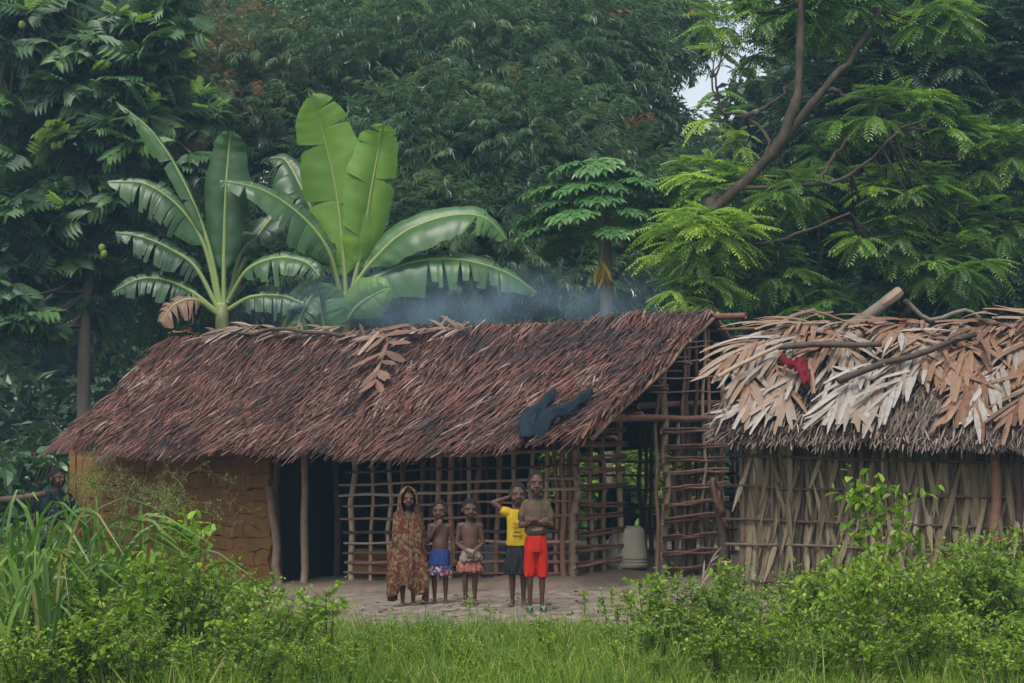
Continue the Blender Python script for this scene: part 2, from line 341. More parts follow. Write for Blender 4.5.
BL_V = [(-.5, 0, 0), (.5, 0, 0), (-.5, .5, .04), (.5, .5, .04), (-.22, 1, 0), (.22, 1, 0)]
BL_F = [(0, 1, 3, 2), (2, 3, 5, 4)]
def thatch(n, back, a0=0, a1=1, s0=0, s1=1, lift=0.0, bias=0.0, lmin=.3, lmax=.6):
    mb = MB(); pos = []; dr = []; up = []; rr = []; ln = []; wd = []
    for i in range(n):
        a = a0 + (a1 - a0) * random.random(); s = s0 + (s1 - s0) * random.random()
        if random.random() < .07: s = s0 + random.random() * .04
        s = s0 + (s1 - s0) * (math.floor((s - s0) / (s1 - s0) * 26 + random.uniform(-.25, .25)) / 26 + .01)   # laid in courses
        s = min(max(s, s0), s1)
        p = roof(a, s + .03, back); q = roof(a, max(s - .1, -.02) if s > .1 else s - .02, back)
        ds = norm(q - p if s > .1 else roof(a, .0, back) - roof(a, .15, back))
        nrm = norm(np.cross(ds, UL) * (1 if not back else -1)); 
        if nrm[2] < 0: nrm = -nrm
        side = np.cross(nrm, ds)
        ang = random.gauss(0, .16) + .25 * nz((a * 14, s * 5, 9 + back))
        d = norm(ds * math.cos(ang) + side * math.sin(ang) + nrm * random.uniform(-.02, .1))
        pos.append(p + nrm * (random.uniform(-.03, .025) + lift)); dr.append(d); up.append(norm(nrm + side * random.gauss(0, .5)))
        l = random.uniform(lmin, lmax); 
        if s < s0 + .05: l *= random.uniform(.55, 1.05)
        ln.append(l); wd.append(random.uniform(.009, .023))
        c = .47 + .34 * nz((a * 9, s * 3, 1)) + .3 * nz((a * 30, s * 12, 2)) + random.gauss(0, .22) + bias
        c += .09 * max(0, (a - .45)) ; rr.append(min(max(c, .0), 1))
    pos, dr, up = map(np.array, (pos, dr, up)); x, y, z = fr(dr, up)
    mb.scatter(BL_V, BL_F, pos, x, y, z, np.array(wd), np.array(ln), np.array(ln), np.array(rr))
    return mb
mb = thatch(30000, False)
tag(mb.build('thatch', M['thatch'], hut), 'reddish brown palm thatch of the front slope', kind='stuff')
mb = thatch(1500, False, .02, .2, .5, .82, .045, -.16, .2, .4)
tag(mb.build('thatch_patch', M['thatch'], hut), 'darker ragged thatch patch near the gable end', kind='stuff')
mb = thatch(4200, True)
tag(mb.build('thatch_back', M['thatch'], hut), 'thatch of the rear slope', kind='stuff')
# ragged verge at the gable end
mb = MB(); pos = []; dr = []; L_ = []
for i in range(700):
    s = random.random(); p = roof(.004, s); ds = norm(roof(0, .0) - roof(0, .5)); pos.append(p + UP * random.uniform(-.06, .03))
    dr.append(norm(ds + -UL * random.uniform(-.1, .3) + UP * random.uniform(-.1, .12))); L_.append(random.uniform(.2, .55))
pos, dr = np.array(pos), np.array(dr); x, y, z = fr(dr, rsph(len(dr)) * .6 + UP)
mb.scatter(BL_V, BL_F, pos, x, y, z, rng.uniform(.012, .03, len(pos)), np.array(L_), np.array(L_), rng.uniform(.1, .85, len(pos)))
tag(mb.build('verge_thatch', M['thatch'], hut), 'ragged thatch strands along the gable edge', kind='stuff')

def stick(name, p0, p1, r, mat, parent, wob=.012, n=6, seg=6, rnd=None, taper=.85):
    p0, p1 = np.asarray(p0, float), np.asarray(p1, float); k = np.linspace(0, 1, seg)
    pts = p0 + (p1 - p0) * k[:, None]; ln = np.linalg.norm(p1 - p0)
    o = rng.uniform(-50, 50, 3); w = wob * min(1.5, ln)
    pts = pts + np.array([[nz((q * 2.2 * max(ln, .5), o[0], o[1])) * w * 2, nz((q * 2.2, o[1], o[2])) * w, nz((q * 2.2 * max(ln, .5), o[2], o[0])) * w * 2] for q in k]) * np.sin(k * PI)[:, None] ** .5
    rad = r * np.linspace(1, taper, seg) * (1 + .12 * np.array([nz((q * 9, o[0], 0)) for q in k]))
    mb = MB(); mb.tube(pts, rad, n, random.random() if rnd is None else rnd); return mb.build(name, mat, parent, True)

# mud wall: core with a recessed joint colour, cracked daub pieces proud of it
tm0, tm1 = t_of(271), 8.25
mb = MB(); g0 = lambda t, d: gz(*HP(t, d)[:2])
A = np.linspace(tm0 + .01, tm1, 30)
front = np.array([[HP(t, .02, z) for t in A] for z in (-.6, 1.74)]); bk = np.array([[HP(t, .16, z) for t in A] for z in (-.6, 1.74)])
mb.grid(front); mb.grid(bk[:, ::-1]); mb.grid(np.stack([front[1], bk[1]])); mb.grid(np.stack([front[:, 0], bk[:, 0]])); mb.grid(np.stack([bk[:, -1], front[:, -1]]))
mud = mb.build('mud_wall', M['mud_joint'], hut); tag(mud, 'ochre mud daub wall with cracks, left of the dark doorway')
zrow = [-.42]; 
while zrow[-1] < 1.55: zrow.append(zrow[-1] + random.uniform(.12, .26))
def mud_piece(t0, t1, z0, z1, d0=0.0, tilt=None):
    mb = MB(); g = .004; nx, nzv = 4, 3; pr = random.uniform(.026, .038)
    T = np.linspace(t0 + g, t1 - g, nx); Z = np.linspace(z0 + g, z1 - g, nzv); G = []
    for j, z in enumerate(Z):
        row = []
        for i, t in enumerate(T):
            edge = (i in (0, nx - 1)) or (j in (0, nzv - 1))
            wob = np.array((nz((t * 5, z * 5, 1)), nz((t * 5, z * 5, 7)))) * np.array((.1, .075))
            row.append(HP(t + wob[0], d0 - pr + (.012 if edge else 0) - .012 * nz((t * 9, z * 9, 3)), z + wob[1]))
        G.append(row)
    G = np.array(G); r = .5 + random.gauss(0, .08); mb.grid(G, r)
    ring = np.concatenate([G[0], G[1:, -1], G[-1, ::-1][1:], G[::-1, 0][1:]]); bk = ring + W_ * .06
    mb.grid(np.stack([bk, ring]), r)
    mb.build('mud_piece', M['mud'], mud, True)
for j in range(len(zrow) - 1):
    t = tm0
    while t < tm1 - .05:
        t2 = min(t + random.choice((.14, .2, .3, .45, .6)) * random.uniform(.8, 1.2), tm1); mud_piece(t, t2, zrow[j], zrow[j + 1]); t = t2

# inner dark walls: partition beside doorway and left gable, rear wall of sticks
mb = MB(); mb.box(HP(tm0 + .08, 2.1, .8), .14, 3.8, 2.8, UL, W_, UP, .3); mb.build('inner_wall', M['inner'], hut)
mb = MB(); pr_ = [(0, -.6), (DEP, -.6), (DEP, 1.75), (DEP / 2, 2.85), (0, 1.75)]
mb.add([HP(tm1 + e, d, z) for e in (.03, .15) for d, z in pr_], [(0, 1, 2, 3, 4), (9, 8, 7, 6, 5)], .5)
mb.f.append(np.array([(i, 5 + i, 5 + (i + 1) % 5, (i + 1) % 5) for i in range(5)])); mb.build('end_wall', M['mud'], hut)
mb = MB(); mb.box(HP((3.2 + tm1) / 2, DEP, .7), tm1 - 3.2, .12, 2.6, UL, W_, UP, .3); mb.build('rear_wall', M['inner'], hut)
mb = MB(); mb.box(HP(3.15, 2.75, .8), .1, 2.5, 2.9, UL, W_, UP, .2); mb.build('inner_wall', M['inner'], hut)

# door posts
pz = lambda t, d: gz(*HP(t, d)[:2]) - .08
t = t_of(303, -.08); stick('door_post', HP(t, -.08, pz(t, -.08)), HP(t, -.05, roof_z(t, -.05) - .06), .05, M['stick_pale'], hut, .02, 8, 8, .45)
t = t_of(272); stick('door_post', HP(t - .03, .06, pz(t, 0)), HP(t - .02, .06, roof_z(t, 0) - .05), .05, M['stick'], hut, .02, 8, 8, .2)
for px, d in ((322, 1.6), (336, 1.2), (328, 2.3), (310, 2.0)):
    t = t_of(px, d); stick('inner_post', HP(t, d, pz(t, d)), HP(t, d, roof_z(t, d) - .08), .05, M['stick'], hut, .02, 7, 7, .3)

# front lattice
TF = t_of(347)
for px in (353, 371, 388, 405, 422, 437, 452, 465, 482, 498, 513, 530, 545, 559, 572):
    t = t_of(px + random.uniform(-2, 2)); r = random.uniform(.024, .038) if px not in (353, 437, 482) else .04
    stick('upright', HP(t, .0, pz(t, 0)), HP(t + random.gauss(0, .03), .0, roof_z(t, 0) - .04), r, M['stick' if random.random() < .6 else 'stick_pale'], hut, .02, 6, 7)
zz = -.02
while zz < 1.95:
    t1 = TF + random.uniform(-.02, .1); dz = random.gauss(0, .012)
    pale = random.random() < .3
    zl = zz - .14
    stick('crosspiece', HP(-.06, -.04, zz + dz), HP(t1, -.045, zl + dz * .3), random.uniform(.016, .024), M['stick_pale' if pale else 'stick'], hut, .012, 6, 9)
    zz += random.uniform(.12, .165)
# inner second skin of the lattice, seen through the gaps
for i in range(7):
    t = .3 + i * .42; stick('inner_upright', HP(t, .5, pz(t, .5)), HP(t, .5, roof_z(t, .5) - .05), .022, M['stick'], hut, .02, 5, 6, .25)

# gable lattice: corner post, two panels, doorway between
DG1, DG2 = d_of(624), d_of(661); DG3 = DEP
stick('corner_post', HP(.02, -.03, pz(0, 0)), HP(-.02, .0, roof_z(0, 0) - .03), .05, M['stick_pale'], hut, .02, 8, 9, .35)
stick('corner_post', HP(.12, -.05, pz(0, 0)), HP(.16, .0, roof_z(0, 0) - .03), .04, M['stick'], hut, .02, 8, 9, .55)
TGR = -.6
def gpost(px, r, ztop=None, mat='stick_pale', lean=0.0):
    tg = TGR if px > 650 else 0.0; d = d_of(px, tg); zt = roof_z(-.1, d) - .06 if ztop is None else ztop
    stick('gable_upright', HP(tg, d, pz(tg, d)), HP(tg - .02, d + lean, zt), r, M[mat], hut, .03, 7, 8)
for px, r, zt in ((590, .03, None), (603, .03, 1.85), (619, .042, None), (664, .05, None), (676, .028, 1.9), (688, .045, None), (700, .025, None), (712, .03, 1.95), (722, .04, None), (697, .03, None), (707, .026, None), (683, .022, None), (656, .025, None)):
    gpost(px, r, zt, 'stick_pale' if random.random() < .6 else 'stick', random.gauss(0, .04))
def hstick(px0, py0, px1, py1, r=.021, dbl=True, dd=-.05):
    if (px0 + px1) / 2 > 640: dd += TGR
    d0, d1 = d_of(px0, dd), d_of(px1, dd); q0, q1 = HP(dd, d0), HP(dd, d1)
    p0, p1 = HP(dd, d0, z_at(py0, q0)), HP(dd, d1, z_at(py1, q1))
    stick('crosspiece', p0, p1, r, M['stick'], hut, .012, 6, 6, random.uniform(.45, .95))
    if dbl: stick('crosspiece', p0 + UP * r * 1.7 - UL * .004, p1 + UP * r * 1.6 - UL * .004, r * .85, M['stick'], hut, .014, 6, 6, random.uniform(.35, .9))
for y0, y1 in ((434, 431), (446, 445), (460, 458), (472, 470), (489, 486), (505, 506), (519, 515), (537, 530), (551, 547), (567, 559), (583, 574)):
    hstick(577 + random.uniform(-3, 2), y0, 626 + random.uniform(-2, 2), y1)
for y0, y1 in ((432, 431), (449, 448), (461, 459), (475, 471), (491, 484), (508, 500), (523, 515), (540, 534), (556, 550), (571, 566)):
    hstick(663 + random.uniform(-2, 2), y0, 728, y1 + random.uniform(-1, 1))
# tie beam over the door, upper gable sticks
hstick(597, 419, 733, 418, .05, False, -.02)
hstick(640, 406, 736, 402, .045, False, .1)
for y0, y1, a, b in ((396, 396, 618, 640), (386, 385, 632, 668), (372, 371, 640, 682), (357, 357, 655, 690), (340, 341, 668, 712), (405, 404, 612, 634), (378, 376, 660, 722), (362, 361, 668, 722), (348, 346, 678, 718), (330, 329, 690, 714), (392, 391, 650, 728)):
    hstick(a, y0, b, y1, .012, False, -.04)
# rafters on the gable
for a, dt in ((-.004, -.05), (.035, .1)):
    stick('rafter', roof(a, .02) - UP * .12, roof(a, 1.03) - UP * .1, .03, M['stick'], hut, .02, 7, 8, .8)
    stick('rafter', roof(a, .05, True) - UP * .14, roof(a, 1.03, True) - UP * .1, .03, M['stick'], hut, .02, 7, 8, .5)
stick('ridge_pole', RID - UL * .45 + UP * 3.15, RID + UL * 9.3 + UP * 3.14, .04, M['stick'], hut, .02, 7, 8, .5)
for k, (s, e) in enumerate(((.93, .55), (.8, .5), (.6, .35), (.72, .75))):
    p = roof(0, s, True); stick('purlin', p - UL * e - UP * .1, p + UL * 3 - UP * .13, .022, M['stick'], hut, .012, 6, 6, .55)
for s in (.15, .35, .55, .75):
    p = roof(0, s); stick('purlin', p - UL * .1 - UP * .27, p + UL * 4 - UP * .3, .022, M['stick'], hut, .012, 6, 6, .4)
# rear lattice seen through the doorway
for px in (640, 652, 600, 690):
    d = DEP; t = t_of(px, d); stick('rear_upright', HP(t, d, pz(t, d)), HP(t, d, 1.75), .035, M['stick'], hut, .02, 6, 6, .2)
for t in np.arange(-.1, 3.1, .45): stick('rear_upright', HP(t, DEP + .04, pz(t, DEP)), HP(t, DEP + .04, 1.75), .03, M['stick'], hut, .02, 6, 6, .2)
for z in (.15, .45, .75, 1.0, 1.2, 1.4, 1.6):
    stick('rear_crosspiece', HP(-.2, DEP - .05, z), HP(3.2, DEP - .05, z - .08), .02, M['stick'], hut, .012, 6, 6, .25)
# earth plinth along the wall foot
mb = MB(); rows = []
for t in np.linspace(-.6, 8.3, 62):
    g = gz(*HP(t, -.2)[:2]) - .17 * min(1, max(0, (-.12 - t) / .4)); k = .05 * nz((t * 2, 0, 4))
    rows.append([HP(t, -.62 + k, g - .06), HP(t, -.5 + k, g + .035), HP(t, -.25 + k, g + .085 + k), HP(t, .3, g + .11), HP(t, 4.0, g + .11), HP(t, 4.3, g - .05)])
mb.grid(rows); tag(mb.build('earth_floor', M['plinth'], smooth=True), 'low beaten earth floor under the thatched hut', 'floor', kind='structure')

# things in and on the long hut
def on_front(px, d, z=0): t = t_of(px, d); return HP(t, d, z)
p = on_front(282, -.12); p[2] = gz(p[0], p[1]) - .03
q = on_front(269, -.1); q[2] = z_at(487, q)
o = stick('leaning_log', p, q, .06, M['stick_pale'], None, .04, 8, 8, .3); tag(o, 'short crooked log leaning on the mud wall beside the dark doorway', 'log')
# plastic container in the doorway, bundle, small plastics behind the lattice
pc = HP(.35, d_of(637) - .1); pc[2] = gz(pc[0], pc[1]) + .1
pc = P(627, 580, 19.3); pc[2] = gz(pc[0], pc[1]) + .1
t_ = thing('plastic_container', pc, 'worn whitish plastic container, upturned in the lattice doorway', 'container')
mb = MB(); mb.loft([(pc[0], pc[1], pc[2] + z, r, r * .85) for z, r in ((0, .235), (.03, .245), (.1, .238), (.12, .246), (.2, .232), (.4, .21), (.46, .2), (.5, .15), (.505, .08))], 24); mb.build('body', M['plastic'], t_, True)
for z in (.035, .075, .115):
    mb = MB(); a = np.linspace(0, 2 * PI, 25); mb.tube(np.stack([pc[0] + .246 * np.cos(a), pc[1] + .21 * np.sin(a), np.full(25, pc[2] + z)], -1), .007, 5, .2, False); mb.build('rib', M['plastic'], t_, True)
def lump(name, label, cat, c, r, mat, amp=.25, sq=(1, 1, 1)):
    mb = MB(); u = np.linspace(0, 2 * PI, 25); w = np.linspace(-PI / 2, PI / 2, 15); G = []
    for b in w:
        row = []
        for a in u:
            d = np.array((math.cos(b) * math.cos(a), math.cos(b) * math.sin(a), math.sin(b)))
            k = 1 + amp * nz(d * 2 + c, 1) + amp * .6 * nz(d * 5 + c, 1); row.append(np.asarray(c) + d * r * k * np.array(sq))
        row[-1] = row[0]; G.append(row)
    mb.grid(G, .5); return tag(mb.build(name, mat, None, True), label, cat)
lump('cloth_bundle', 'dark grey cloth bundle on the whitish plastic container', 'bundle', pc + np.array((-.1, .02, .62)), .2, M['black'], .8, (1, .7, 1.25))
lump('orange_gourd', 'round orange object behind the lattice beside the doorway', 'container', P(613, 499, 19.4), .09, M['orange'], .06)
lump('yellow_pot', 'small yellow pot behind the lattice, right of the tallest child', 'pot', P(559, 543, 19.2) , .07, M['yellowp'], .06)
def bucket(name, label, cat, p, r, h, mat):
    p = np.array(p); t_ = thing(name, p, label, cat); mb = MB()
    mb.loft([(p[0], p[1], p[2] + z * h, r * k, r * k) for z, k in ((0, .78), (.02, .82), (.9, .98), (.91, 1.05), (.97, 1.05), (1, 1), (.98, .94), (.6, .9))], 20); mb.build('body', mat, t_, True)
    mb = MB(); a = np.linspace(0, PI, 14); mb.tube(np.stack([p[0] + r * 1.03 * np.cos(a), np.full(14, p[1] - .25 * r), p[2] + h * .9 - .5 * r * np.sin(a)], -1), .006, 5, .4); mb.build('handle', M['greyplastic'], t_)
p = on_front(493, .45); bucket('grey_bucket', 'pale grey bucket behind the lattice, between the third and fourth child', 'bucket', (p[0], p[1], gz(p[0], p[1]) + .1), .15, .34, M['greyplastic'])
# stump and box behind the lattice at the left
p = on_front(383, .55); p[2] = gz(p[0], p[1]) + .09
ch_ = thing('wooden_chest', p, 'low brown chest behind the lower left corner of the lattice', 'chest')
for k in range(3): mb = MB(); mb.box(p + UP * (.055 + k * .095) - W_ * .14, .74 + .01 * k, .03, .088, UL, W_, UP, random.random()); mb.build('board', M['mud'], ch_)
for sg in (-1, 1): mb = MB(); mb.box(p + UP * .14 + UL * sg * .36, .03, .25, .27, UL, W_, UP, .4); mb.build('side_board', M['mud'], ch_)
mb = MB(); mb.box(p + UP * .3, .79, .33, .03, UL, W_, UP, .7); mb.build('lid', M['mud'], ch_)
# firewood on ground outside lattice
# trousers hanging on the roof edge
def strip_cloth(path, w, n=9, wrinkle=.03, rnd=.4):
    path = curve(path, 18); t = norm(np.gradient(path, axis=0)); side = norm(np.cross(t, np.array((0, -.75, .65)))); nrm = np.cross(side, t); G = []
    for i in range(len(path)):
        ww = w if np.isscalar(w) else np.interp(i / (len(path) - 1), np.linspace(0, 1, len(w)), w)
        G.append([path[i] + side[i] * ww * (j / (n - 1) - .5) + nrm[i] * (wrinkle * nz((i * .5, j * .6, w if np.isscalar(w) else w[0]), 1) + .035 * math.sin(j / (n - 1) * PI)) for j in range(n)])
    return np.array(G)
def roof_at(px, py, lift=.06):
    """point on the front slope seen near px,py"""
    best = None
    for a in np.linspace(0, 1, 90):
        for s in np.linspace(-.02, 1, 60):
            e = EAV + UL * 8.28 * a; r = RID + UL * 9.26 * a; p = e + (r - e) * s; z = z_eave(a) + (z_ridge(a) - z_eave(a)) * s - .07 * math.sin(s * PI)
            dd = (512 + F * p[0] / p[1] - px) ** 2 + (HORY - F * (z - CAMZ) / p[1] - py) ** 2
            if best is None or dd < best[0]: best = (dd, np.array((p[0], p[1], z)))
    return best[1] + UP * lift - W_ * lift * .5
jr = thing('trousers', roof_at(530, 445), 'dark blue trousers drying on the thatched roof edge', 'trousers')
def solid(o, th): md = o.modifiers.new('s', 'SOLIDIFY'); md.thickness = th; return o
a_, b_, c_, d_ = roof_at(531, 452), roof_at(537, 425), roof_at(556, 402), roof_at(594, 402)
hang = roof_at(531, 444, .14) + np.array((0, -.14, -.16))
mb = MB(); mb.grid(strip_cloth([roof_at(556, 402, .1), roof_at(545, 416, .12), roof_at(534, 432, .15), hang], [.12, .15, .19, .2], 9, .06)); solid(mb.build('trouser_leg', M['jeans'], jr, True), .012)
mb = MB(); mb.grid(strip_cloth([roof_at(594, 402, .1), roof_at(572, 416, .12), roof_at(552, 430, .15), hang + np.array((.1, 0.0, .0))], [.11, .14, .19, .2], 9, .06)); solid(mb.build('trouser_leg', M['jeans'], jr, True), .012)
# dry fronds on the roof
def surf1(p):
    q = p - C0; t = float(q @ UL); d = float(q @ W_)
    return roof_z(t, d) + .04 if d > -1.0 else -9
def frond(mb, path, ll, lw, n, spread=(.9, .5), droop=.3, up=UP, rb=.5, rv=.2, rr=.014, seg=4, sides=(-1, 1), jitter=.18, curl=0.0, blunt=False, surf=None):
    """rachis with long leaflets on both sides; every leaflet a folded bent strip"""
    path = curve(path, 16); mb.tube(path, np.linspace(rr, rr * .35, 16), 5, rb - .15)
    tang = norm(np.gradient(path, axis=0))
    for i in range(n):
        q = (i + .5) / n; k = q * 15; j = int(k); p = path[j] + (path[min(j + 1, 15)] - path[j]) * (k - j); t = tang[j]
        side = norm(np.cross(t, up)); nn = np.cross(side, t)
        for sg in sides:
            an = spread[0] + (spread[1] - spread[0]) * q + random.gauss(0, jitter)
            d = norm(t * math.cos(an) + side * sg * math.sin(an) + nn * random.gauss(.05, .12)); l = ll * random.uniform(.7, 1.1) * (1 - .45 * max(0, q - .4)) ; w = lw * random.uniform(.7, 1.15)
            wv = norm(np.cross(d, nn)); pts = []; pos = p.copy(); dd = d.copy(); cu = curl * random.uniform(-.5, 1); tipk = random.uniform(.4, 1.4); lift_ = random.uniform(.0, .05)
            for s_ in range(seg + 1):
                u = s_ / seg; ww = w * (0.35 + 1.1 * u if u < .45 else .85) if u < .5 else w * .85 * (1 - ((u - .5) / .5) ** 2 * .9)
                if blunt: ww = w * min(1, .4 + 1.6 * u) * (1 if u < .6 else 1 - (u - .6) * 1.75 * min(tipk, 1.3))
                nl = norm(np.cross(wv, dd)); pts.append([pos - wv * ww / 2 - nl * ww * .14, pos + nl * ww * .1, pos + wv * ww / 2 - nl * ww * .14])
                pos = pos + dd * l / seg
                if surf: pos[2] = max(pos[2], surf(pos) + lift_)
                dd = norm(dd - UP * droop / seg + nn * cu / seg + np.array((0, 0, 0)))
            mb.grid(pts, min(max(random.gauss(rb, rv), 0), 1))
dry = [  # path pixels on the roof, leaflet length, label
    ([(470, 334), (430, 333), (385, 336)], .3, 'pale weathered palm frond along the ridge, right of the banana plants'),
    ([(345, 330), (300, 335), (235, 332)], .34, 'long grey palm frond lying on the ridge below the banana plants'),
    ([(262, 327), (232, 333), (203, 341)], .36, 'silvery palm frond fanned at the left end of the ridge'),
    ([(420, 337), (390, 340), (350, 340)], .28, 'brownish palm frond draped on the ridge above the hanging leaf')]
for px_, ll, lab in dry:
    mb = MB(); pts = [roof_at(x, y + 3, .1) for x, y in px_]; frond(mb, pts, ll * 1.5, .07, 12, (.6, .2), .5, UP - W_ * .7, .42, .22, .014, 5, (-1, 1), .3, 0, False, surf1)
    tag(mb.build('dry_palm_frond', M['greyfrond']), lab, 'palm frond', 'dry fronds on the long roof')
mb = MB(); frond(mb, [roof_at(380, 338, .12), roof_at(389, 350, .12), roof_at(385, 372, .1), roof_at(375, 392, .08)], .72, .13, 7, (.85, .35), .2, UP - W_ * .8, .4, .22, .014, 5, (-1, 1), .08, 0, True, surf1)
tag(mb.build('dry_palm_frond', M['brownleaf']), 'brown dead frond with broad leaflets hanging down the thatch', 'palm frond', 'dry fronds on the long roof')
p0, p1 = roof_at(345, 343, .1), roof_at(210, 338, .1); tag(stick('roof_pole', p0, p1, .03, M['log'], None, .05, 7, 9, .4), 'thin dark pole lying along the left ridge of the thatch', 'pole')
# scattered orange dry leaves on the ridge
for px_, py_, a in ((172, 338, .4), (183, 335, 1.2), (330, 335, .3), (425, 336, 1.0), (283, 333, .1), (196, 340, 2.0)):
    mb = MB(); p = roof_at(px_, py_, .08); d = np.array((math.cos(a), -.3, math.sin(a) * .2)); frond(mb, [p, p + d * .12, p + d * .25], .12, .05, 3, (.7, .4), .1, UP, .5, .3, .006)
    tag(mb.build('fallen_leaf', M['orange_dry']), 'orange dry leaf scrap caught on the ridge of the thatched roof', 'leaf', 'orange leaf scraps on the ridge')

# ------------------------------------------------------------------ palm leaf hut (right)
T2 = math.radians(25); UR = np.array((math.cos(T2), -math.sin(T2), 0)); W2 = np.array((math.sin(T2), math.cos(T2), 0)); A0 = np.array((2.44, 17.3, 0))
def H2(t, d, z=0.0): return A0 + UR * t + W2 * d + UP * z
def t2_of(px, d=0): B = A0 + d * W2; k = (px - 512) / F; return (k * B[1] - B[0]) / (UR[0] - k * UR[1])
hut2 = thing('palm_leaf_hut', H2(1.8, 1.3), 'low hut walled and roofed with dry tan palm leaves', 'hut')
WL = 3.7
def roof2(t, s, lift=0.0, back=False):
    """t along ridge, s 0 eave .. 1 ridge"""
    d = -.5 + 1.8 * s; z = 1.8 + .99 * math.sin(min(s, 1.1) * PI / 2) ** 1.05 - .03 * t + .09 * nz((t * 1.5, s * 2, 8))
    if back: d = 3.1 - 1.8 * s
    return H2(t, d, z + lift)
# wall core, end walls
mb = MB(); mb.box(H2(WL / 2, .1, .85), WL, .06, 1.8, UR, W2, UP, .5); mb.box(H2(0.02, 1.4, .9), .06, 2.5, 1.8, UR, W2, UP, .5); mb.box(H2(WL / 2, 2.7, .8), WL, .06, 1.7, UR, W2, UP, .4)
mb.build('wall_backing', M['wallback'], hut2)
# wall fronds: upright, herringbone leaflets
random.seed(21)
t = .12
while t < WL:
    mb = MB(); lean = random.gauss(0, .06); z0 = random.uniform(-.1, .1); inv = random.random() < .7
    base, tip = H2(t, .03 + random.uniform(-.02, .02), z0 - .1), H2(t + lean, .02 + random.uniform(-.02, .02), 1.75)
    if inv: base, tip = tip, base
    frond(mb, [base, (base + tip) / 2, tip], .8, .075, 13, (.15, .09), .0, -W2, random.uniform(.35, .7), .22, .012, 3, (-1, 1), .06)
    o = mb.build('wall_frond', M['wallleaf'], hut2); t += random.uniform(.07, .11)
# frame: battens and uprights
for py0, py1 in ((455, 462), (485, 497), (519, 527), (544, 553), (580, 592)):
    ta, tb = -.12, WL - .6 if py0 > 470 else WL
    qa, qb = H2(ta, -.06), H2(t2_of(990, -.06), -.06); za = z_at(py0, qa); zb = z_at(py1, qb); k = (zb - za) / (t2_of(990, -.06) - ta)
    stick('wall_batten', H2(ta, -.06, za), H2(tb, -.06, za + k * (tb - ta)), .017, M['log'], hut2, .012, 6, 10, random.uniform(.5, 1))
for px, r in ((741, .03), (772, .022), (800, .024), (828, .015), (858, .02), (887, .016), (920, .018), (950, .016)):
    t = t2_of(px, -.04); stick('wall_upright', H2(t, -.035, -.1), H2(t + random.gauss(0, .02), -.035, 1.6), r, M['log'], hut2, .02, 6, 7)
t = t2_of(994, -.1); stick('corner_post', H2(t, -.1, -.1), H2(t, -.1, 1.65), .06, M['stick'], hut2, .02, 8, 7, .55)
t = t2_of(1018, -.1); stick('corner_post', H2(t, -.05, -.1), H2(t, -.05, 1.65), .05, M['log'], hut2, .02, 8, 7, .4)
# roof underlay and grey fringe
for back in (False, True):
    mb = MB(); T = np.linspace(-.12, WL + .4, 24); S = np.linspace(0, 1, 10)
    top = np.array([[roof2(t, s, -.05, back) for t in T] for s in S]); bot = top - UP * .08
    mb.grid(top); mb.grid(bot[:, ::-1]); mb.grid(np.stack([bot[0], top[0]])); mb.grid(np.stack([top[:, 0], bot[:, 0]])); mb.grid(np.stack([bot[:, -1], top[:, -1]]))
    mb.build('roof_underlay', M['thatch_base'], hut2)
mb = MB(); N = 5200; tt = rng.uniform(-.16, WL + .4, N); ss = rng.uniform(-.02, .22, N)
pos = np.array([roof2(a, b, -.04 - .09 * random.random()) for a, b in zip(tt, ss)])
side = np.where(tt < .15, -1.0, 0) * rng.uniform(0, 1.2, N)
dr = norm(-W2 * rng.uniform(.5, 1.1, N)[:, None] + UR * (rng.normal(0, .3, N) + side)[:, None] - UP * rng.uniform(.45, 1.1, N)[:, None])
x, y, z = fr(dr, rsph(N) + UP); ln = rng.uniform(.06, .17, N); mb.scatter(BL_V, BL_F, pos, x, y, z, rng.uniform(.008, .018, N), ln, ln, np.clip(rng.normal(.5, .25, N), 0, 1))
tag(mb.build('eave_fringe', M['fringe'], hut2), 'shaggy grey brown thatch fringe under the leaf roof', kind='stuff')
mb = MB(); N = 5000; tt = rng.uniform(-.12, WL + .4, N); ss = rng.uniform(.08, 1.0, N); pos = np.array([roof2(a, b, random.uniform(-.05, .01)) for a, b in zip(tt, ss)]); sl_ = np.array([roof2(a, b - .1) - roof2(a, b) for a, b in zip(tt, ss)])
x, y, z = fr(norm(norm(sl_) + rng.normal(0, .18, (N, 3))), UP - W2 * .6 + rng.normal(0, .3, (N, 3))); ln = rng.uniform(.2, .4, N); mb.scatter(BL_V, BL_F, pos, x, y, z, rng.uniform(.01, .025, N), ln, ln, np.clip(rng.normal(.4, .25, N), 0, 1))
tag(mb.build('roof_thatch', M['fringe'], hut2), 'old brown thatch beneath the palm leaves', kind='stuff')
def surf2(p):
    q = p - A0; t = float(q @ UR); s_ = (float(q @ W2) + .5) / 1.8
    if s_ > 1: s_ = 2 - s_
    return roof2(t, s_)[2] + .065 if s_ > -.04 else -9
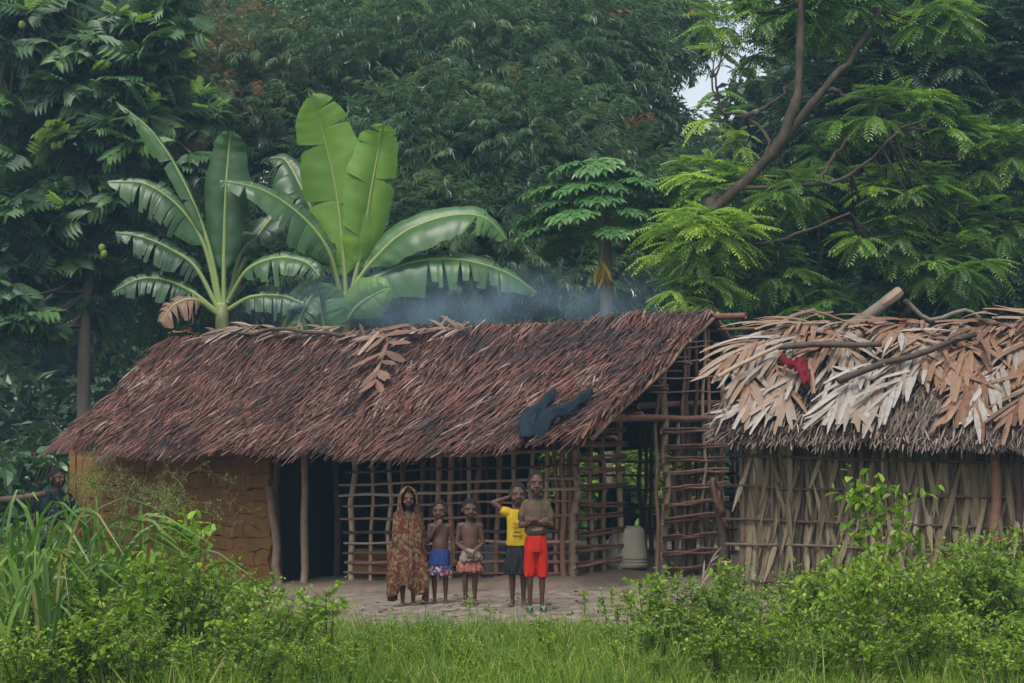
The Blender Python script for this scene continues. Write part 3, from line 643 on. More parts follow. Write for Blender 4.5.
# roof fronds, from the eave upward
random.seed(33)
lay = []
for i in range(17): lay.append((.12 + i * .235, .42, .06, .6))      # lower
for i in range(17): lay.append((.14 + i * .235, .74, .36, .72))       # middle
for i in range(17): lay.append((.16 + i * .235, 1.06, .72, .8))       # ridge
for k, (t, sa, sb, ll) in enumerate(lay):
    t += random.gauss(0, .07); run = random.uniform(-.6, -.15) if random.random() < .62 else random.uniform(.15, .5)
    mb = MB(); lf = .08 + .027 * (k // 17) + random.uniform(0, .05)
    pts = [roof2(t, min(sa, 1.08), lf + .02), roof2(t + run * .5, (sa + sb) / 2, lf + .04), roof2(t + run, sb, lf)]
    rb = {0: random.choice((.25, .5, .8, .95)), 1: random.choice((.2, .35, .5, .8)), 2: random.choice((.15, .3, .4, .55))}[k // 17]
    frond(mb, pts, ll, .072, 7, (.62, .25), random.uniform(.3, 1.0), UP - W2 * .55, rb, .14, .014, 6, (-1, 1), .1, random.uniform(0, .4), True, surf2)
    mb.build('roof_frond', M['roofleaf'], hut2)
# leaves folded over the ridge, some sticking up
for i in range(22):
    t = .1 + i * .165 + random.gauss(0, .06); mb = MB()
    p = roof2(t, 1.0, .02) + W2 * random.uniform(0, .25); d = norm(-W2 * random.uniform(.3, 1) + UR * random.gauss(0, .5) + UP * random.uniform(.35, 1.0))
    frond(mb, [p - d * .1, p + d * .05, p + d * .12], random.uniform(.35, .55), .07, random.choice((2, 3)), (.5, .3), random.uniform(1.6, 2.6), norm(UP + W2 * .4), random.choice((.2, .3, .45, .6)), .15, .012, 7, (-1, 1), .3, 0, True, surf2)
    mb.build('ridge_leaf', M['roofleaf'], hut2)
mb = MB(); p = roof2(2.55, .98, .05); frond(mb, [p, p + UR * .2 + UP * .06, p + UR * .4 + UP * .1], .5, .09, 2, (.2, .1), .2, UP, .2, .05, .012, 6, (-1, 1), .1); mb.build('ridge_leaf', M['orange_dry'], hut2)
# poles and a rag resting on the leaf roof
def roof2_at(px, py, lift):
    best = None
    for t in np.linspace(-.5, WL + .4, 90):
        for s in np.linspace(-.05, 1.05, 60):
            p = roof2(t, s); dd = (512 + F * p[0] / p[1] - px) ** 2 + (HORY - F * (p[2] - CAMZ) / p[1] - py) ** 2
            if best is None or dd < best[0]: best = (dd, p)
    return best[1] + UP * lift - W2 * lift
for (x0, y0, x1, y1, r, rn), lab in (((784, 366, 887, 366, .036, .45), 'dark pole lying level on the leaf roof above the red rag'), ((842, 401, 980, 356, .036, .3), 'dark pole slanting up to the right across the leaf roof'), ((722, 394, 788, 366, .026, .75), 'pale thin pole slanting up at the left end of the leaf roof')):
    o = stick('roof_pole', roof2_at(x0, y0, .19), roof2_at(x1, y1, .21), r, M['log' if rn < .5 else 'stick_pale'], None, .02, 9, 7, rn); tag(o, lab, 'pole', 'poles weighing down the leaf roof')
mb = MB(); mb.grid(strip_cloth([roof2_at(788, 380, .2), roof2_at(799, 384, .2), roof2_at(813, 383, .2)], [.09, .13, .12], 7, .1)); mb.grid(strip_cloth([roof2_at(803, 384, .2), roof2_at(807, 394, .2), roof2_at(809, 405, .2)], [.15, .13, .07], 7, .1))
tag(solid(mb.build('red_rag', M['redrag'], None, True), .01), 'dark red rag lying on the leaf roof', 'rag')
# dead brown stump and curled leaf between the huts
p = P(722, 590, 18.0); p[2] = gz(p[0], p[1]) - .05
st = thing('crooked_post', p, 'crooked dark post with curled brown bark between the two huts', 'post')
mb = MB(); mb.tube(curve([p, p + (.03, 0, .5), p + (-.02, 0, .9), p + (-.12, -.05, 1.25)], 10), np.linspace(.07, .05, 10), 8, .4); mb.build('trunk', M['log'], st, True)
mb = MB(); mb.grid(strip_cloth([p + (-.12, -.06, 1.28), p + (-.06, -.1, 1.05), p + (.02, -.1, .85), p + (.05, -.07, .7)], [.05, .13, .12, .04], 7, .08)); solid(mb.build('bark_strip', M['stick'], st, True), .01)
p = P(700, 585, 17.2); p[2] = gz(p[0], p[1])
mb = MB(); frond(mb, [p, p + (.08, 0, .25), p + (.22, -.02, .33)], .3, .08, 3, (.3, .2), 1.0, UP, .7, .1, .01, 6); tag(mb.build('dry_leaf', M['greyfrond']), 'pale curled dry leaf standing at the foot of the leaf hut', 'leaf')

# ------------------------------------------------------------------ vegetation helpers
random.seed(101); rng = np.random.default_rng(101)
LF_V = np.array([(0, 0, 0), (-.5, .42, .06), (0, 1, -.12), (.5, .42, .06)]); LF_F = np.array([(0, 2, 1), (0, 3, 2)])
LM_V = np.array([(0, 0, 0), (-.42, .3, .07), (-.36, .68, .02), (0, 1, -.16), (.36, .68, .02), (.42, .3, .07), (0, .5, -.02)])
LM_F = np.array([(0, 6, 1), (1, 6, 2), (2, 6, 3), (3, 6, 4), (4, 6, 5), (5, 6, 0)])
def template(items, tv=LF_V, tf=LF_F):
    """items: (pos, dir, up, length, width) -> merged template"""
    m = MB(); p, d, u, l, w = [np.array(q, float) for q in zip(*items)]; x, y, z = fr(d, u)
    m.scatter(tv, tf, p, x, y, z, w, l, l); return np.concatenate(m.v), np.concatenate(m.f)
def lumpy(n, shell=(.5, 1.05), lump=.28, seed=0.0):
    d = rsph(n); r = rng.uniform(shell[0] ** 3, shell[1] ** 3, n) ** (1 / 3)
    k = np.array([1 + lump * 1.6 * noise.noise(Vector((q[0] * 2.2 + seed, q[1] * 2.2, q[2] * 2.2))) for q in d])
    return d * (r * k)[:, None], d
def mass(px, py, rx, ry, Y, rd=None):
    """a foliage mass seen at px,py: centre and radii in metres"""
    c = P(px, py, Y); s = Y / F; return c, np.array((rx * s, (rd if rd else (rx + ry) / 2) * s, ry * s))

# bamboo spray: a drooping twig with fans of narrow leaves
def bamboo_spray():
    it = []
    for k in range(4):
        u = .15 + k * .25; p = np.array((random.gauss(0, .05), u, -.25 * u * u))
        for j in range(4):
            a = (j - 1.5) * .5 + random.gauss(0, .12); d = norm(np.array((math.sin(a), math.cos(a) * .75, -.5 - .25 * u + random.gauss(0, .15))))
            it.append((p, d, np.array((random.gauss(0, .3), .4, 1)), random.uniform(.3, .45), random.uniform(.045, .065)))
    return template(it)
BSP = [bamboo_spray() for _ in range(4)]
def bamboo(name, label, masses, mat, root_px, Y0, culms, cmat='culm'):
    rp = P(root_px, 440, Y0); rp[2] = 0; t_ = thing(name, rp, label, 'bamboo', 'bamboo clumps behind the huts'); mb = MB()
    for (px, py, rx, ry, Y, n) in masses:
        n = int(n * 1.35); c, r = mass(px, py, rx, ry, Y); off, d = lumpy(n, (.45, 1.05), .32, px * .1)
        pos = c + off * r; out = norm(d * np.array((1, 1, .8)) + np.array((0, -.15, -.1)) + rng.normal(0, .35, d.shape))
        out[:, 2] = np.minimum(out[:, 2], .55); out = norm(out)
        rv = np.clip(.42 + .35 * np.array([nz(q, 1.3) for q in pos]) + rng.normal(0, .2, n), 0, 1)
        for k, (tv, tf) in enumerate(BSP):
            q = slice(k, None, 4); x, y, z = fr(out[q], UP + np.array((0, -.3, 0)) + rng.normal(0, .55, out[q].shape)); sc_ = rng.uniform(.34, .72, len(x)); mb.scatter(tv, tf, pos[q], x, y, z, sc_, sc_, sc_, rv[q])
    f_ = mb.build('foliage', mat, t_)
    for (px, py, rx, ry, Y, n) in masses:
        c, r = mass(px, py, rx, ry, Y)
        for k in range(culms):
            tip = c + rng.normal(0, .45, 3) * r; b = rp + np.array((random.gauss(0, .7), random.gauss(0, .7) + 1.5, 0)); mid = b * .45 + tip * .55 + UP * 1.2
            mb = MB(); mb.tube(curve([b, mid, tip], 12), np.linspace(.05, .012, 12), 5, random.random()); mb.build('culm', M[cmat], t_, True)
    return t_
bamboo('bamboo_clump', 'browning bamboo clump above the left banana plant', [(225, 95, 75, 55, 32, 650), (190, 60, 70, 45, 35, 500)], M['bamboo_dry'], 230, 35, 3)
bamboo('bamboo_clump', 'tall dense bamboo clump rising behind the broad banana leaves', [(330, 90, 115, 75, 33, 1200), (300, 200, 110, 90, 32, 1100), (250, 170, 80, 80, 33, 700), (220, 270, 110, 60, 31, 700), (330, 290, 120, 60, 30, 700)], M['bamboo'], 310, 34, 3)
bamboo('bamboo_clump', 'largest bamboo clump, filling the middle above the thatched ridge', [(455, 80, 105, 75, 33, 1200), (425, 175, 95, 80, 31, 1000), (470, 260, 120, 75, 30, 1100), (535, 175, 95, 85, 31, 1000)], M['bamboo'], 470, 34, 3)
bamboo('bamboo_clump', 'hazy bamboo clump behind the papaya tree', [(560, 80, 92, 85, 34, 1050), (612, 85, 50, 90, 35, 850), (608, 225, 82, 80, 32, 900), (570, 300, 110, 55, 30, 700), (660, 235, 40, 50, 34, 400), (650, 150, 26, 40, 35, 300), (676, 25, 20, 34, 36, 260), (682, 140, 14, 18, 36, 90)], M['bamboo'], 600, 35, 3)
bamboo('bamboo_clump', 'farthest bamboo clump along the top edge of the thicket', [(270, 15, 120, 50, 38, 900), (420, 0, 120, 55, 37, 900), (560, -10, 120, 50, 38, 900), (640, 0, 36, 50, 39, 320)], M['bamboo'], 430, 40, 2)

# broad-leaved forest trees
def leaf_clump(n, L, w, tv=LF_V, tf=LF_F, sp=.5):
    it = []
    for i in range(n):
        d = rsph(1)[0]; d[2] = d[2] * .5 - .15; p = rsph(1)[0] * sp * random.random() ** .5
        it.append((p, norm(d), rsph(1)[0] * .5 + UP, L * random.uniform(.7, 1.2), w * random.uniform(.8, 1.2)))
    return template(it, tv, tf)
CL = [leaf_clump(14, .34, .15) for _ in range(4)]
def limb_tree(name, label, base, trunk, r0, masses, leaf_builder, leafmat_, barkmat, cat='tree', group=None, limbs=None, limb_r=.35, parts=None):
    t_ = thing(name, base, label, cat, group); mb = MB(); pts = curve(trunk, 16); mb.tube(pts, np.linspace(r0, r0 * .4, 16), 9, .5); tr = mb.build('trunk', barkmat, t_, True)
    for lp, lr in (limbs or []):
        mb = MB(); q = curve(lp, 14) + rng.normal(0, .014, (14, 3)); mb.tube(q, lr * np.linspace(1, .45, 14) * (1 + .14 * rng.normal(0, 1, 14)), 7, .5); mb.build('limb', barkmat, t_, True)
    allp = np.concatenate([pts] + [curve(lp, 14) for lp, _ in (limbs or [])])
    mb = MB(); tw = MB()
    for m_ in masses:
        c, r = m_[0], m_[1]; n = m_[2]
        leaf_builder(mb, tw, c, r, n, allp)
    mb.build('crown', leafmat_, t_)
    if tw.n: tag(tw.build('branches', barkmat, t_, True), kind='stuff')
    return t_
def clump_builder(scale=1.0, shell=(.35, 1.05), rmean=.45):
    def f(mb, tw, c, r, n, allp):
        off, d = lumpy(n, shell, .35, c[0]); pos = c + off * r; rv = np.clip(rng.normal(rmean, .22, n), 0, 1)
        for k, (tv, tf) in enumerate(CL):
            q = slice(k, None, 4); x, y, z = fr(norm(d[q] + rng.normal(0, .6, d[q].shape))); s_ = rng.uniform(.7, 1.25, len(x)) * scale; mb.scatter(tv, tf, pos[q], x, y, z, s_, s_, s_, rv[q])
        for i in range(6):
            a = allp[rng.integers(len(allp) // 2, len(allp))]; b = c + rng.normal(0, .4, 3) * r; tw.tube(curve([a, (a + b) / 2 + UP * .4, b], 7), np.linspace(.07, .02, 7), 5, .4, False)
    return f
far = [  # px, Y, crown centre py, rx, ry (pixels), label
    (60, 44, 120, 150, 190, 'dark forest tree at the upper left behind the breadfruit tree'),
    (215, 48, 40, 110, 110, 'misty forest tree at the top left above the bamboo'),
    (400, 52, 60, 170, 150, 'far misty forest tree behind the bamboo, left of middle'),
    (550, 50, 70, 95, 150, 'far misty forest tree behind the bamboo, right of middle'),
    (775, 46, 235, 75, 105, 'blue-grey misty tree in the gap beside the pinnate tree'),
    (900, 42, 60, 110, 150, 'tall dark forest tree behind the pinnate tree'),
    (1010, 44, 170, 130, 220, 'tall dark forest tree at the right edge'),
    (140, 46, 330, 190, 120, 'low dark forest tree behind the left end of the thatched hut'),
    (480, 44, 330, 220, 110, 'low dark forest tree hidden behind the smoke'),
    (800, 44, 340, 180, 90, 'low dark forest tree behind the leaf hut')]
for px, Y, py, rx, ry, lab in far:
    b = P(px, 440, Y); b[2] = -.2; c, r = mass(px, py, rx, ry, Y, 110); r[2] = min(r[2], max(c[2] - .2, 1))
    limb_tree('forest_tree', lab, b, [b, b * .5 + c * .5 + (.4, 0, 0), c + UP * r[2] * .5], .3, [(c, r, int(900 * rx * ry / 20000))], clump_builder(2.0), M['far_leaf'], M['bark'], 'tree', 'forest trees behind')
for px, Y, py, rx, ry, lab in ((748, 43, 115, 12, 34, 'slender misty sapling beside the bright sky gap'), (690, 45, 300, 70, 80, 'dark shrubby tree behind the papaya')):
    b = P(px, 440, Y); b[2] = -.2; c, r = mass(px, py, rx, ry, Y)
    limb_tree('forest_tree', lab, b, [b, b * .5 + c * .5, c + UP * r[2] * .8], .12, [(c, r, int(900 * rx * ry / 14000) + 20)], clump_builder(1.3), M['far_leaf'], M['bark'], 'tree', 'forest trees behind')
# forest floor thicket: continuous understorey mass
mb = MB(); N = 4200; X = rng.uniform(-22, 22, N); Yv = rng.uniform(31, 42, N); Z = rng.uniform(0, 1, N) ** 1.3 * (3.2 + 1.2 * np.sin(X * .7) + .5 * np.sin(X * 2.3))
pos = np.stack([X, Yv, Z], -1)
for k, (tv, tf) in enumerate(CL):
    q = slice(k, None, 4); x, y, z = fr(norm(rng.normal(0, 1, pos[q].shape) + (0, -.8, .3))); s_ = rng.uniform(.8, 1.5, len(x)); mb.scatter(tv, tf, pos[q], x, y, z, s_, s_, s_, np.clip(rng.normal(.4, .25, len(x)), 0, 1))
tag(mb.build('undergrowth', M['dark_leaf']), 'dense dark undergrowth at the foot of the forest', 'undergrowth', kind='stuff')

# ---- pinnate-leaved tree at the right
def pinnate(npair=12, droop=.5, lw=.075):
    it = []; pts = []
    for i in range(npair):
        u = (i + 1.5) / (npair + 1); p = np.array((0, u, -droop * u * u * .7)); t = norm(np.array((0, 1, -droop * 1.4 * u)))
        for sg in (-1, 1):
            d = norm(np.array((sg * 1.0, .35, 0)) * 1.0 + np.array((0, 0, -.25 - .3 * u + random.gauss(0, .08)))); L = .26 * (1 - .55 * abs(u - .45)) * random.uniform(.85, 1.1)
            it.append((p, d, np.array((0, .3 * u, 1)), L, lw * random.uniform(.9, 1.1)))
    it.append((np.array((0, 1, -droop * .7)), norm(np.array((0, 1, -1.0))), UP, .16, lw))
    tv, tf = template(it); m = MB(); m.add(tv, tf)
    r = np.array([(0, u, -droop * u * u * .7) for u in np.linspace(0, 1, 6)]); m.tube(r, np.linspace(.012, .005, 6), 3, .5, False)
    f4 = m.f[1]; ft = np.concatenate([f4[:, [0, 1, 2]], f4[:, [0, 2, 3]]])
    return np.concatenate(m.v), np.concatenate([m.f[0], ft])
PIN = [pinnate(11, random.uniform(.5, 1.0)) for _ in range(4)]
def pin_builder(per, L=(.5, .85), rm=.5):
    def f(mb, tw, c, r, n, allp):
        off, d = lumpy(n, (.45, 1.05), .3, c[0] + c[2]); pos0 = c + off * r
        for i in range(n):
            if i % 4 == 0:
                a = allp[np.argmin(((allp - pos0[i]) ** 2).sum(1) * rng.uniform(.7, 1.3, len(allp)))]; tw.tube(curve([a, (a + pos0[i]) / 2 - UP * .1 + rng.normal(0, .08, 3), pos0[i]], 6), np.linspace(.022, .008, 6), 4, .4, False)
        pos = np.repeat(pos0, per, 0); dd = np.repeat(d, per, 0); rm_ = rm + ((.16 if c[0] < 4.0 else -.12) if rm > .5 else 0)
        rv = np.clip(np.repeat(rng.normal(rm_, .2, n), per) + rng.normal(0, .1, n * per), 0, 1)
        az_ = np.tile(np.arange(per) * 2 * PI / per, n) + np.repeat(rng.uniform(0, 6, n), per) + rng.normal(0, .25, n * per)
        out = norm(np.stack([np.cos(az_), np.sin(az_), rng.uniform(-.15, .55, n * per)], -1) + dd * .55)
        for k, (tv, tf) in enumerate(PIN):
            q = slice(k, None, 4); x, y, z = fr(out[q], UP + rng.normal(0, .15, out[q].shape)); s_ = rng.uniform(L[0], L[1], len(x)); mb.scatter(tv, tf, pos[q], x, y, z, s_, s_, s_, rv[q])
    return f
Yt = 25.5
pl = lambda *a: [P(x, y, Yt - .9 + dy) for x, y, dy in a]
base = P(708, 440, Yt); base[2] = -.1
bm = [(700, 235, 34, 26, -1.6), (728, 232, 28, 16, -1.5), (702, 285, 28, 26, -1.5), (745, 136, 20, 9, 0), (698, 178, 30, 24, 0), (722, 195, 42, 30, -.4), (712, 255, 42, 36, -.6), (698, 292, 22, 24, -.3), (785, 188, 32, 22, -.9), (785, 10, 52, 24, 0), (766, 48, 24, 13, .3), (722, 20, 24, 13, .3), (705, 50, 12, 7, .3), (738, 50, 10, 6, .2), (722, 118, 14, 8, .1), (835, 8, 48, 26, 0), (893, 108, 46, 22, -.9), (945, 128, 34, 16, -.9), (905, 190, 46, 24, -1), (880, 235, 40, 18, -1), (770, 268, 40, 24, -.6), (950, 265, 46, 22, -1), (830, 300, 38, 14, -.6), (716, 88, 8, 6, -.3), (1000, 150, 30, 24, -.6), (990, 225, 34, 20, -.8), (940, 12, 40, 22, -.3), (830, 150, 22, 12, -.2)]
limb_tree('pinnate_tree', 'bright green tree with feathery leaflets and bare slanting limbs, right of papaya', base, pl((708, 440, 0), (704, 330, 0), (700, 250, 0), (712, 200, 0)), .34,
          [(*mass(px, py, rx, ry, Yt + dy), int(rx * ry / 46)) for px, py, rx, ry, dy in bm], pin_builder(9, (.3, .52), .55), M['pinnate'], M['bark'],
          limbs=[(pl((705, 215, 0), (740, 188, -.2), (775, 150, -.3), (797, 100, -.2), (801, 50, 0), (800, -30, 0)), .1), (pl((708, 205, 0), (755, 172, .2), (800, 120, .3), (832, 78, .3), (850, 60, .4), (880, 10, .5)), .09),
                 (pl((740, 188, -.2), (800, 186, -.5), (845, 178, -.6), (880, 150, -.7), (900, 128, -.8)), .042), (pl((765, 160, 0), (768, 140, 0), (745, 115, .2), (722, 112, .3), (716, 75, .3)), .036),
                 (pl((745, 118, .2), (770, 105, 0), (795, 80, 0)), .04), (pl((704, 250, 0), (780, 240, -.6), (850, 213, -.8)), .042), (pl((828, 90, .3), (850, 97, .2), (868, 99, 0)), .045), (pl((820, 180, -.5), (838, 150, -.3), (866, 120, 0)), .035)])
Yd = 28.5
dm = [(835, 120, 48, 65), (930, 70, 75, 60), (1000, 120, 50, 100), (890, 180, 90, 70), (965, 240, 80, 70), (800, 225, 55, 55), (1000, 20, 50, 35), (840, 285, 95, 40), (980, 320, 80, 40), (880, 10, 60, 36)]
base = P(905, 440, Yd); base[2] = -.1
limb_tree('pinnate_tree', 'dark spreading tree with feathery leaflets filling the right side', base, [base, P(900, 320, Yd), P(915, 200, Yd), P(930, 60, Yd)], .3,
          [(*mass(px, py, rx, ry, Yd), int(rx * ry / 40)) for px, py, rx, ry in dm], pin_builder(7, (.4, .7), .42), M['pinnate_dark'], M['bark'],
          limbs=[([P(905, 300, Yd), P(850, 250, Yd), P(800, 200, Yd)], .1), ([P(910, 240, Yd), P(960, 190, Yd), P(1010, 130, Yd)], .1), ([P(925, 120, Yd), P(890, 90, Yd), P(830, 60, Yd)], .07), ([P(900, 320, Yd - 1.5), P(925, 285, Yd - 2), P(960, 200, Yd - 2)], .06)])
# sawn pale leaning trunk behind the leaf hut
p0, p1 = P(830, 340, 23.0), P(901, 291, 23.0)
b0 = P(755, 391, 23)
ct = thing('cut_trunk', b0, 'pale cut branch slanting up behind the leaf hut roof', 'log')
mb = MB(); mb.tube(curve([P(755, 391, 23), p0, P(868, 314, 23), p1], 12) + rng.normal(0, .012, (12, 3)), np.linspace(.1, .082, 12), 9, .5); mb.build('trunk', M['bark_pale'], ct, True)
mb = MB(); mb.tube(curve([P(882, 304.5, 22.97), P(892, 297.5, 22.97), P(901, 290.5, 22.97)], 5), [.06, .082, .085, .088, .07], 8, .6); mb.build('peeled_end', M['roofleaf'], ct)
for pts, r in (([P(772, 335, 23), P(790, 318, 23), P(815, 310, 23)], .05), ([P(905, 300, 23.3), P(930, 320, 23.3), P(965, 310, 23.3), P(985, 322, 23.3)], .04)):
    mb = MB(); mb.tube(curve(pts, 10), np.linspace(r, r * .6, 10), 7, .6); mb.build('branch', M['bark_pale'], ct, True)

# ---- papaya
Yp = 26.0; base = P(606, 440, Yp); base[2] = -.05; top = P(604, 238, Yp)
pp = thing('papaya_tree', base, 'papaya tree with palmate leaves and one hanging yellow leaf', 'tree')
mb = MB(); mb.tube(curve([base, P(607, 300, Yp), top + UP * .1], 14), np.linspace(.13, .1, 14), 9, .8); mb.build('trunk', M['bark_pale'], pp, True)
def palmate():
    it = []
    for k in range(9):
        a = (k - 4) * .62; L = .52 * (1 - .05 * abs(k - 4)); d0 = np.array((math.sin(a), math.cos(a), -.12 * abs(math.cos(a)) - .1))
        it.append((np.zeros(3), norm(d0), UP, L, .16))
        for sg in (-1, 1):
            for u, l2 in ((.4, .26), (.62, .2)):
                d = np.array((math.sin(a + sg * .7), math.cos(a + sg * .7), -.25)); it.append((norm(d0) * L * u, norm(d), UP, l2, .1))
    return template(it, LM_V, LM_F)
PAL = palmate()
for k in range(30):
    a = k * 2.4; elv = math.radians(-6 + 78 * (k / 30)); L = random.uniform(.75, 1.05); d = np.array((math.cos(a) * math.cos(elv) * 1.15, math.sin(a) * math.cos(elv) * .9, math.sin(elv)))
    s0 = top + UP * (.05 + .3 * k / 30); e = s0 + d * L; mb = MB(); mb.tube(curve([s0, s0 + d * L * .5 + UP * .06, e], 7), np.linspace(.016, .01, 7), 5, .5)
    pt = mb.build('petiole', M['petiole'], pp, True)
    mb = MB(); x, y, z = fr(np.array([norm(d * (1, 1, .15) + (0, 0, -.3))]), np.array([UP + d * .5])); s_ = random.uniform(.85, 1.15); mb.scatter(*PAL, np.array([e]), x, y, z, s_, s_, s_, np.array([min(max(random.gauss(.5, .25), 0), 1)])); mb.build('leaf', M['papaya'], pt)
mb = MB(); q = P(601, 262, Yp - .25); mb.tube(curve([top - UP * .02, P(603, 246, Yp - .2), q], 6), .012, 5, .8); hp = mb.build('petiole', M['petiole'], pp)
mb = MB(); n = 14; pos = np.repeat(q[None], n, 0) + rng.normal(0, .02, (n, 3)); x, y, z = fr(norm(rng.normal(0, .22, (n, 3)) + (0, 0, -1)), rsph(n)); mb.scatter(LM_V, LM_F, pos, x, y, z, .09, rng.uniform(.3, .52, n), .4); tag(mb.build('leaf', M['yellow_leaf'], hp), 'withered yellow leaf hanging down')

# ---- banana plants
def banana_leaf(plant, path, wpx, Y, mode, mat, torn=0.0, u0=.18, rnd=.5, dry=None, turn=0.0, fold=.22):
    pts = curve([P(x, y, Y + (z[0] if z else 0)) for x, y, *z in path], 84); s = Y / F; wm = wpx * s * 1.25
    t = norm(np.gradient(pts, axis=0)); view = np.array((math.sin(turn), -math.cos(turn), .15))
    up = view if mode == 'face' else np.array((.0, -.75, .7)); side = norm(np.cross(t, up)); nrm = np.cross(side, t)
    mb = MB(); mb.tube(pts, np.linspace(.045, .008, 84), 6, .6, True); lf = mb.build('leaf', M['midrib'], plant, True)
    mb = MB(); u = np.linspace(0, 1, 84); prof = np.clip((u - u0) / (1 - u0), 0, 1); wd = wm * .5 * np.where(prof > 0, np.sin(np.clip(prof, 0, 1) ** .75 * PI) ** .55, 0); wd[-1] = .0; wd = wd * np.array([1 + .12 * nz((q * 5, wpx, 1)) + .05 * nz((q * 17, wpx, 2)) for q in u])
    i0 = int(u0 * 83) + 1; nc = 6
    for sg in (-1, 1):
        i = i0
        while i < 83:
            k = 83 - i if torn <= 0 else min(max(2, int(random.expovariate(torn) * 1.6 + 2)), 83 - i)
            dr = abs(random.gauss(0, .45)) * (torn > .09) + fold; G = []; sw = random.gauss(0, .12) * (torn > 0)
            for r in range(i, i + k + 1):
                fr_ = (r - i) / k; row = []
                for c in range(nc):
                    q = c / (nc - 1); pinch = (.5 - fr_) * .16 * q ** 2 * (torn > 0) * np.linalg.norm(pts[min(i + k, 83)] - pts[i])
                    wv = (.007 * (r % 2) + .02 * nz((r * .22, c * .5, wpx), 1) + .03 * q * nz((r * .09, sg * 3, wpx + 5), 1)) * (q > .1); 
                    row.append(pts[r] + side[r] * sg * wd[r] * q * (1 - .25 * dr * q) + (nrm[r] * .22 * q * (1 - q) * 2 - (UP if mode != 'face' else nrm[r]) * dr * q * q) * wd[r] + t[r] * (pinch + sw * q * wd[r] + .12 * q * wd[r]) + nrm[r] * wv)
                G.append(row)
            rv = np.array([[rnd + .16 * nz((r * .5, sg * 2, wpx), 1) + .1 * nz((r * 1.7, c * .3, wpx), 1) for c in range(nc)] for r in range(i, i + k + 1)]).ravel() + (random.gauss(0, .1) if torn else 0); mb.grid(G, np.clip(rv, 0, 1)); i += k
    o = mb.build('blade', mat, lf, True); return lf
Yb = 25.8; b = P(343, 440, Yb); b[2] = -.05
bp = thing('banana_plant', b, 'banana plant with the tallest bright upright leaves, centre left', 'banana plant', 'banana plants behind the roof')
mb = MB(); mb.tube(curve([b, P(342, 360, Yb), P(344, 295, Yb)], 10), np.linspace(.17, .1, 10), 12, .6); mb.build('stem', M['pseudostem'], bp, True)
for path, w, mode, m_, torn, u0, rd, turn in [
    ([(346, 300), (343, 250), (336, 190), (322, 130, -.1), (309, 94, -.25)], 60, 'face', 'banana_bright', .06, .12, .45, -.15),
    ([(350, 300), (362, 245), (372, 185), (380, 142), (384, 124, -.15)], 44, 'face', 'banana_bright', .08, .15, .7, .5),
    ([(350, 292), (372, 262), (405, 232), (450, 216), (485, 218), (507, 240)], 44, 'arch', 'banana', .1, .15, .6, 0),
    ([(348, 300), (375, 278), (415, 262), (460, 260), (505, 272), (538, 294)], 36, 'arch', 'banana', .35, .15, .55, 0),
    ([(341, 295), (328, 250, -.2), (300, 215, -.3), (262, 190, -.4), (218, 180, -.5)], 34, 'arch', 'banana', .4, .2, .4, 0),
    ([(340, 290, .3), (322, 235, .5), (300, 185, .7), (285, 160, .9), (270, 158, 1)], 40, 'arch', 'banana', .3, .15, .2, 0),
    ([(346, 322, -.3), (358, 306, -.5), (376, 294, -.7), (392, 287, -.8)], 34, 'face', 'banana_bright', 0, .1, .35, .2),
    ([(326, 345, -.4), (322, 318, -.5), (319, 300, -.5), (315, 284, -.6)], 46, 'face', 'banana', 0, .05, .7, 0),
    ([(280, 335, -.4), (292, 308, -.5), (306, 290, -.5), (320, 277, -.6)], 16, 'face', 'banana_bright', 0, .1, .1, .7),
    ([(340, 300, .4), (372, 305, .8), (385, 330, 1)], 30, 'arch', 'banana', .3, .15, .2, 0),
    ([(338, 300, -.3), (318, 290, -.5), (300, 318, -.6), (296, 345, -.6)], 26, 'arch', 'banana', .3, .15, .4, 0)]:
    banana_leaf(bp, path, w, Yb, mode, M[m_], torn, u0, rd, None, turn)
Ya = 25.6; b = P(222, 440, Ya); b[2] = -.05
bp = thing('banana_plant', b, 'shorter banana plant with torn drooping leaves, at the left', 'banana plant', 'banana plants behind the roof')
mb = MB(); mb.tube(curve([b, P(223, 380, Ya), P(222, 305, Ya)], 10), np.linspace(.18, .1, 10), 12, .35); mb.build('stem', M['pseudostem'], bp, True)
for path, w, mode, m_, torn, u0, rd, turn in [
    ([(224, 305), (224, 255), (226, 190), (229, 150), (231, 131, -.1)], 42, 'face', 'banana', 0, .18, .5, 0),
    ([(221, 305), (207, 240), (180, 175), (150, 130), (116, 102)], 20, 'face', 'banana', .12, .25, .6, 1.1),
    ([(219, 305), (204, 245), (180, 208), (145, 184), (106, 182)], 40, 'arch', 'banana', .45, .25, .5, 0),
    ([(218, 308), (196, 268), (172, 250), (145, 238), (115, 232)], 36, 'arch', 'banana', .5, .2, .3, 0),
    ([(217, 312), (192, 292), (165, 280), (140, 279), (112, 292)], 34, 'arch', 'banana', .5, .2, .15, 0),
    ([(228, 302), (248, 270, -.3), (278, 258, -.4), (305, 262, -.5), (320, 276, -.6)], 34, 'arch', 'banana', .25, .2, .6, 0),
    ([(228, 310), (252, 297, -.3), (282, 296, -.4), (305, 304, -.5)], 28, 'arch', 'banana', .3, .2, .4, 0),
    ([(229, 300, .3), (240, 255, .5), (258, 235, .6)], 26, 'face', 'banana', 0, .5, .5, .4),
    ([(225, 300, .4), (262, 230, .8), (300, 195, 1.2), (322, 195, 1.4)], 40, 'arch', 'banana', .35, .25, .25, 0)]:
    banana_leaf(bp, path, w * .86, Ya, mode, M[m_], torn, u0, max(rd - .25, .05), None, turn)
banana_leaf(bp, [(217, 314, -.2), (196, 300, -.4), (176, 304, -.5), (160, 322, -.6)], 26, Ya, 'arch', M['brownleaf'], .6, .25, .3)

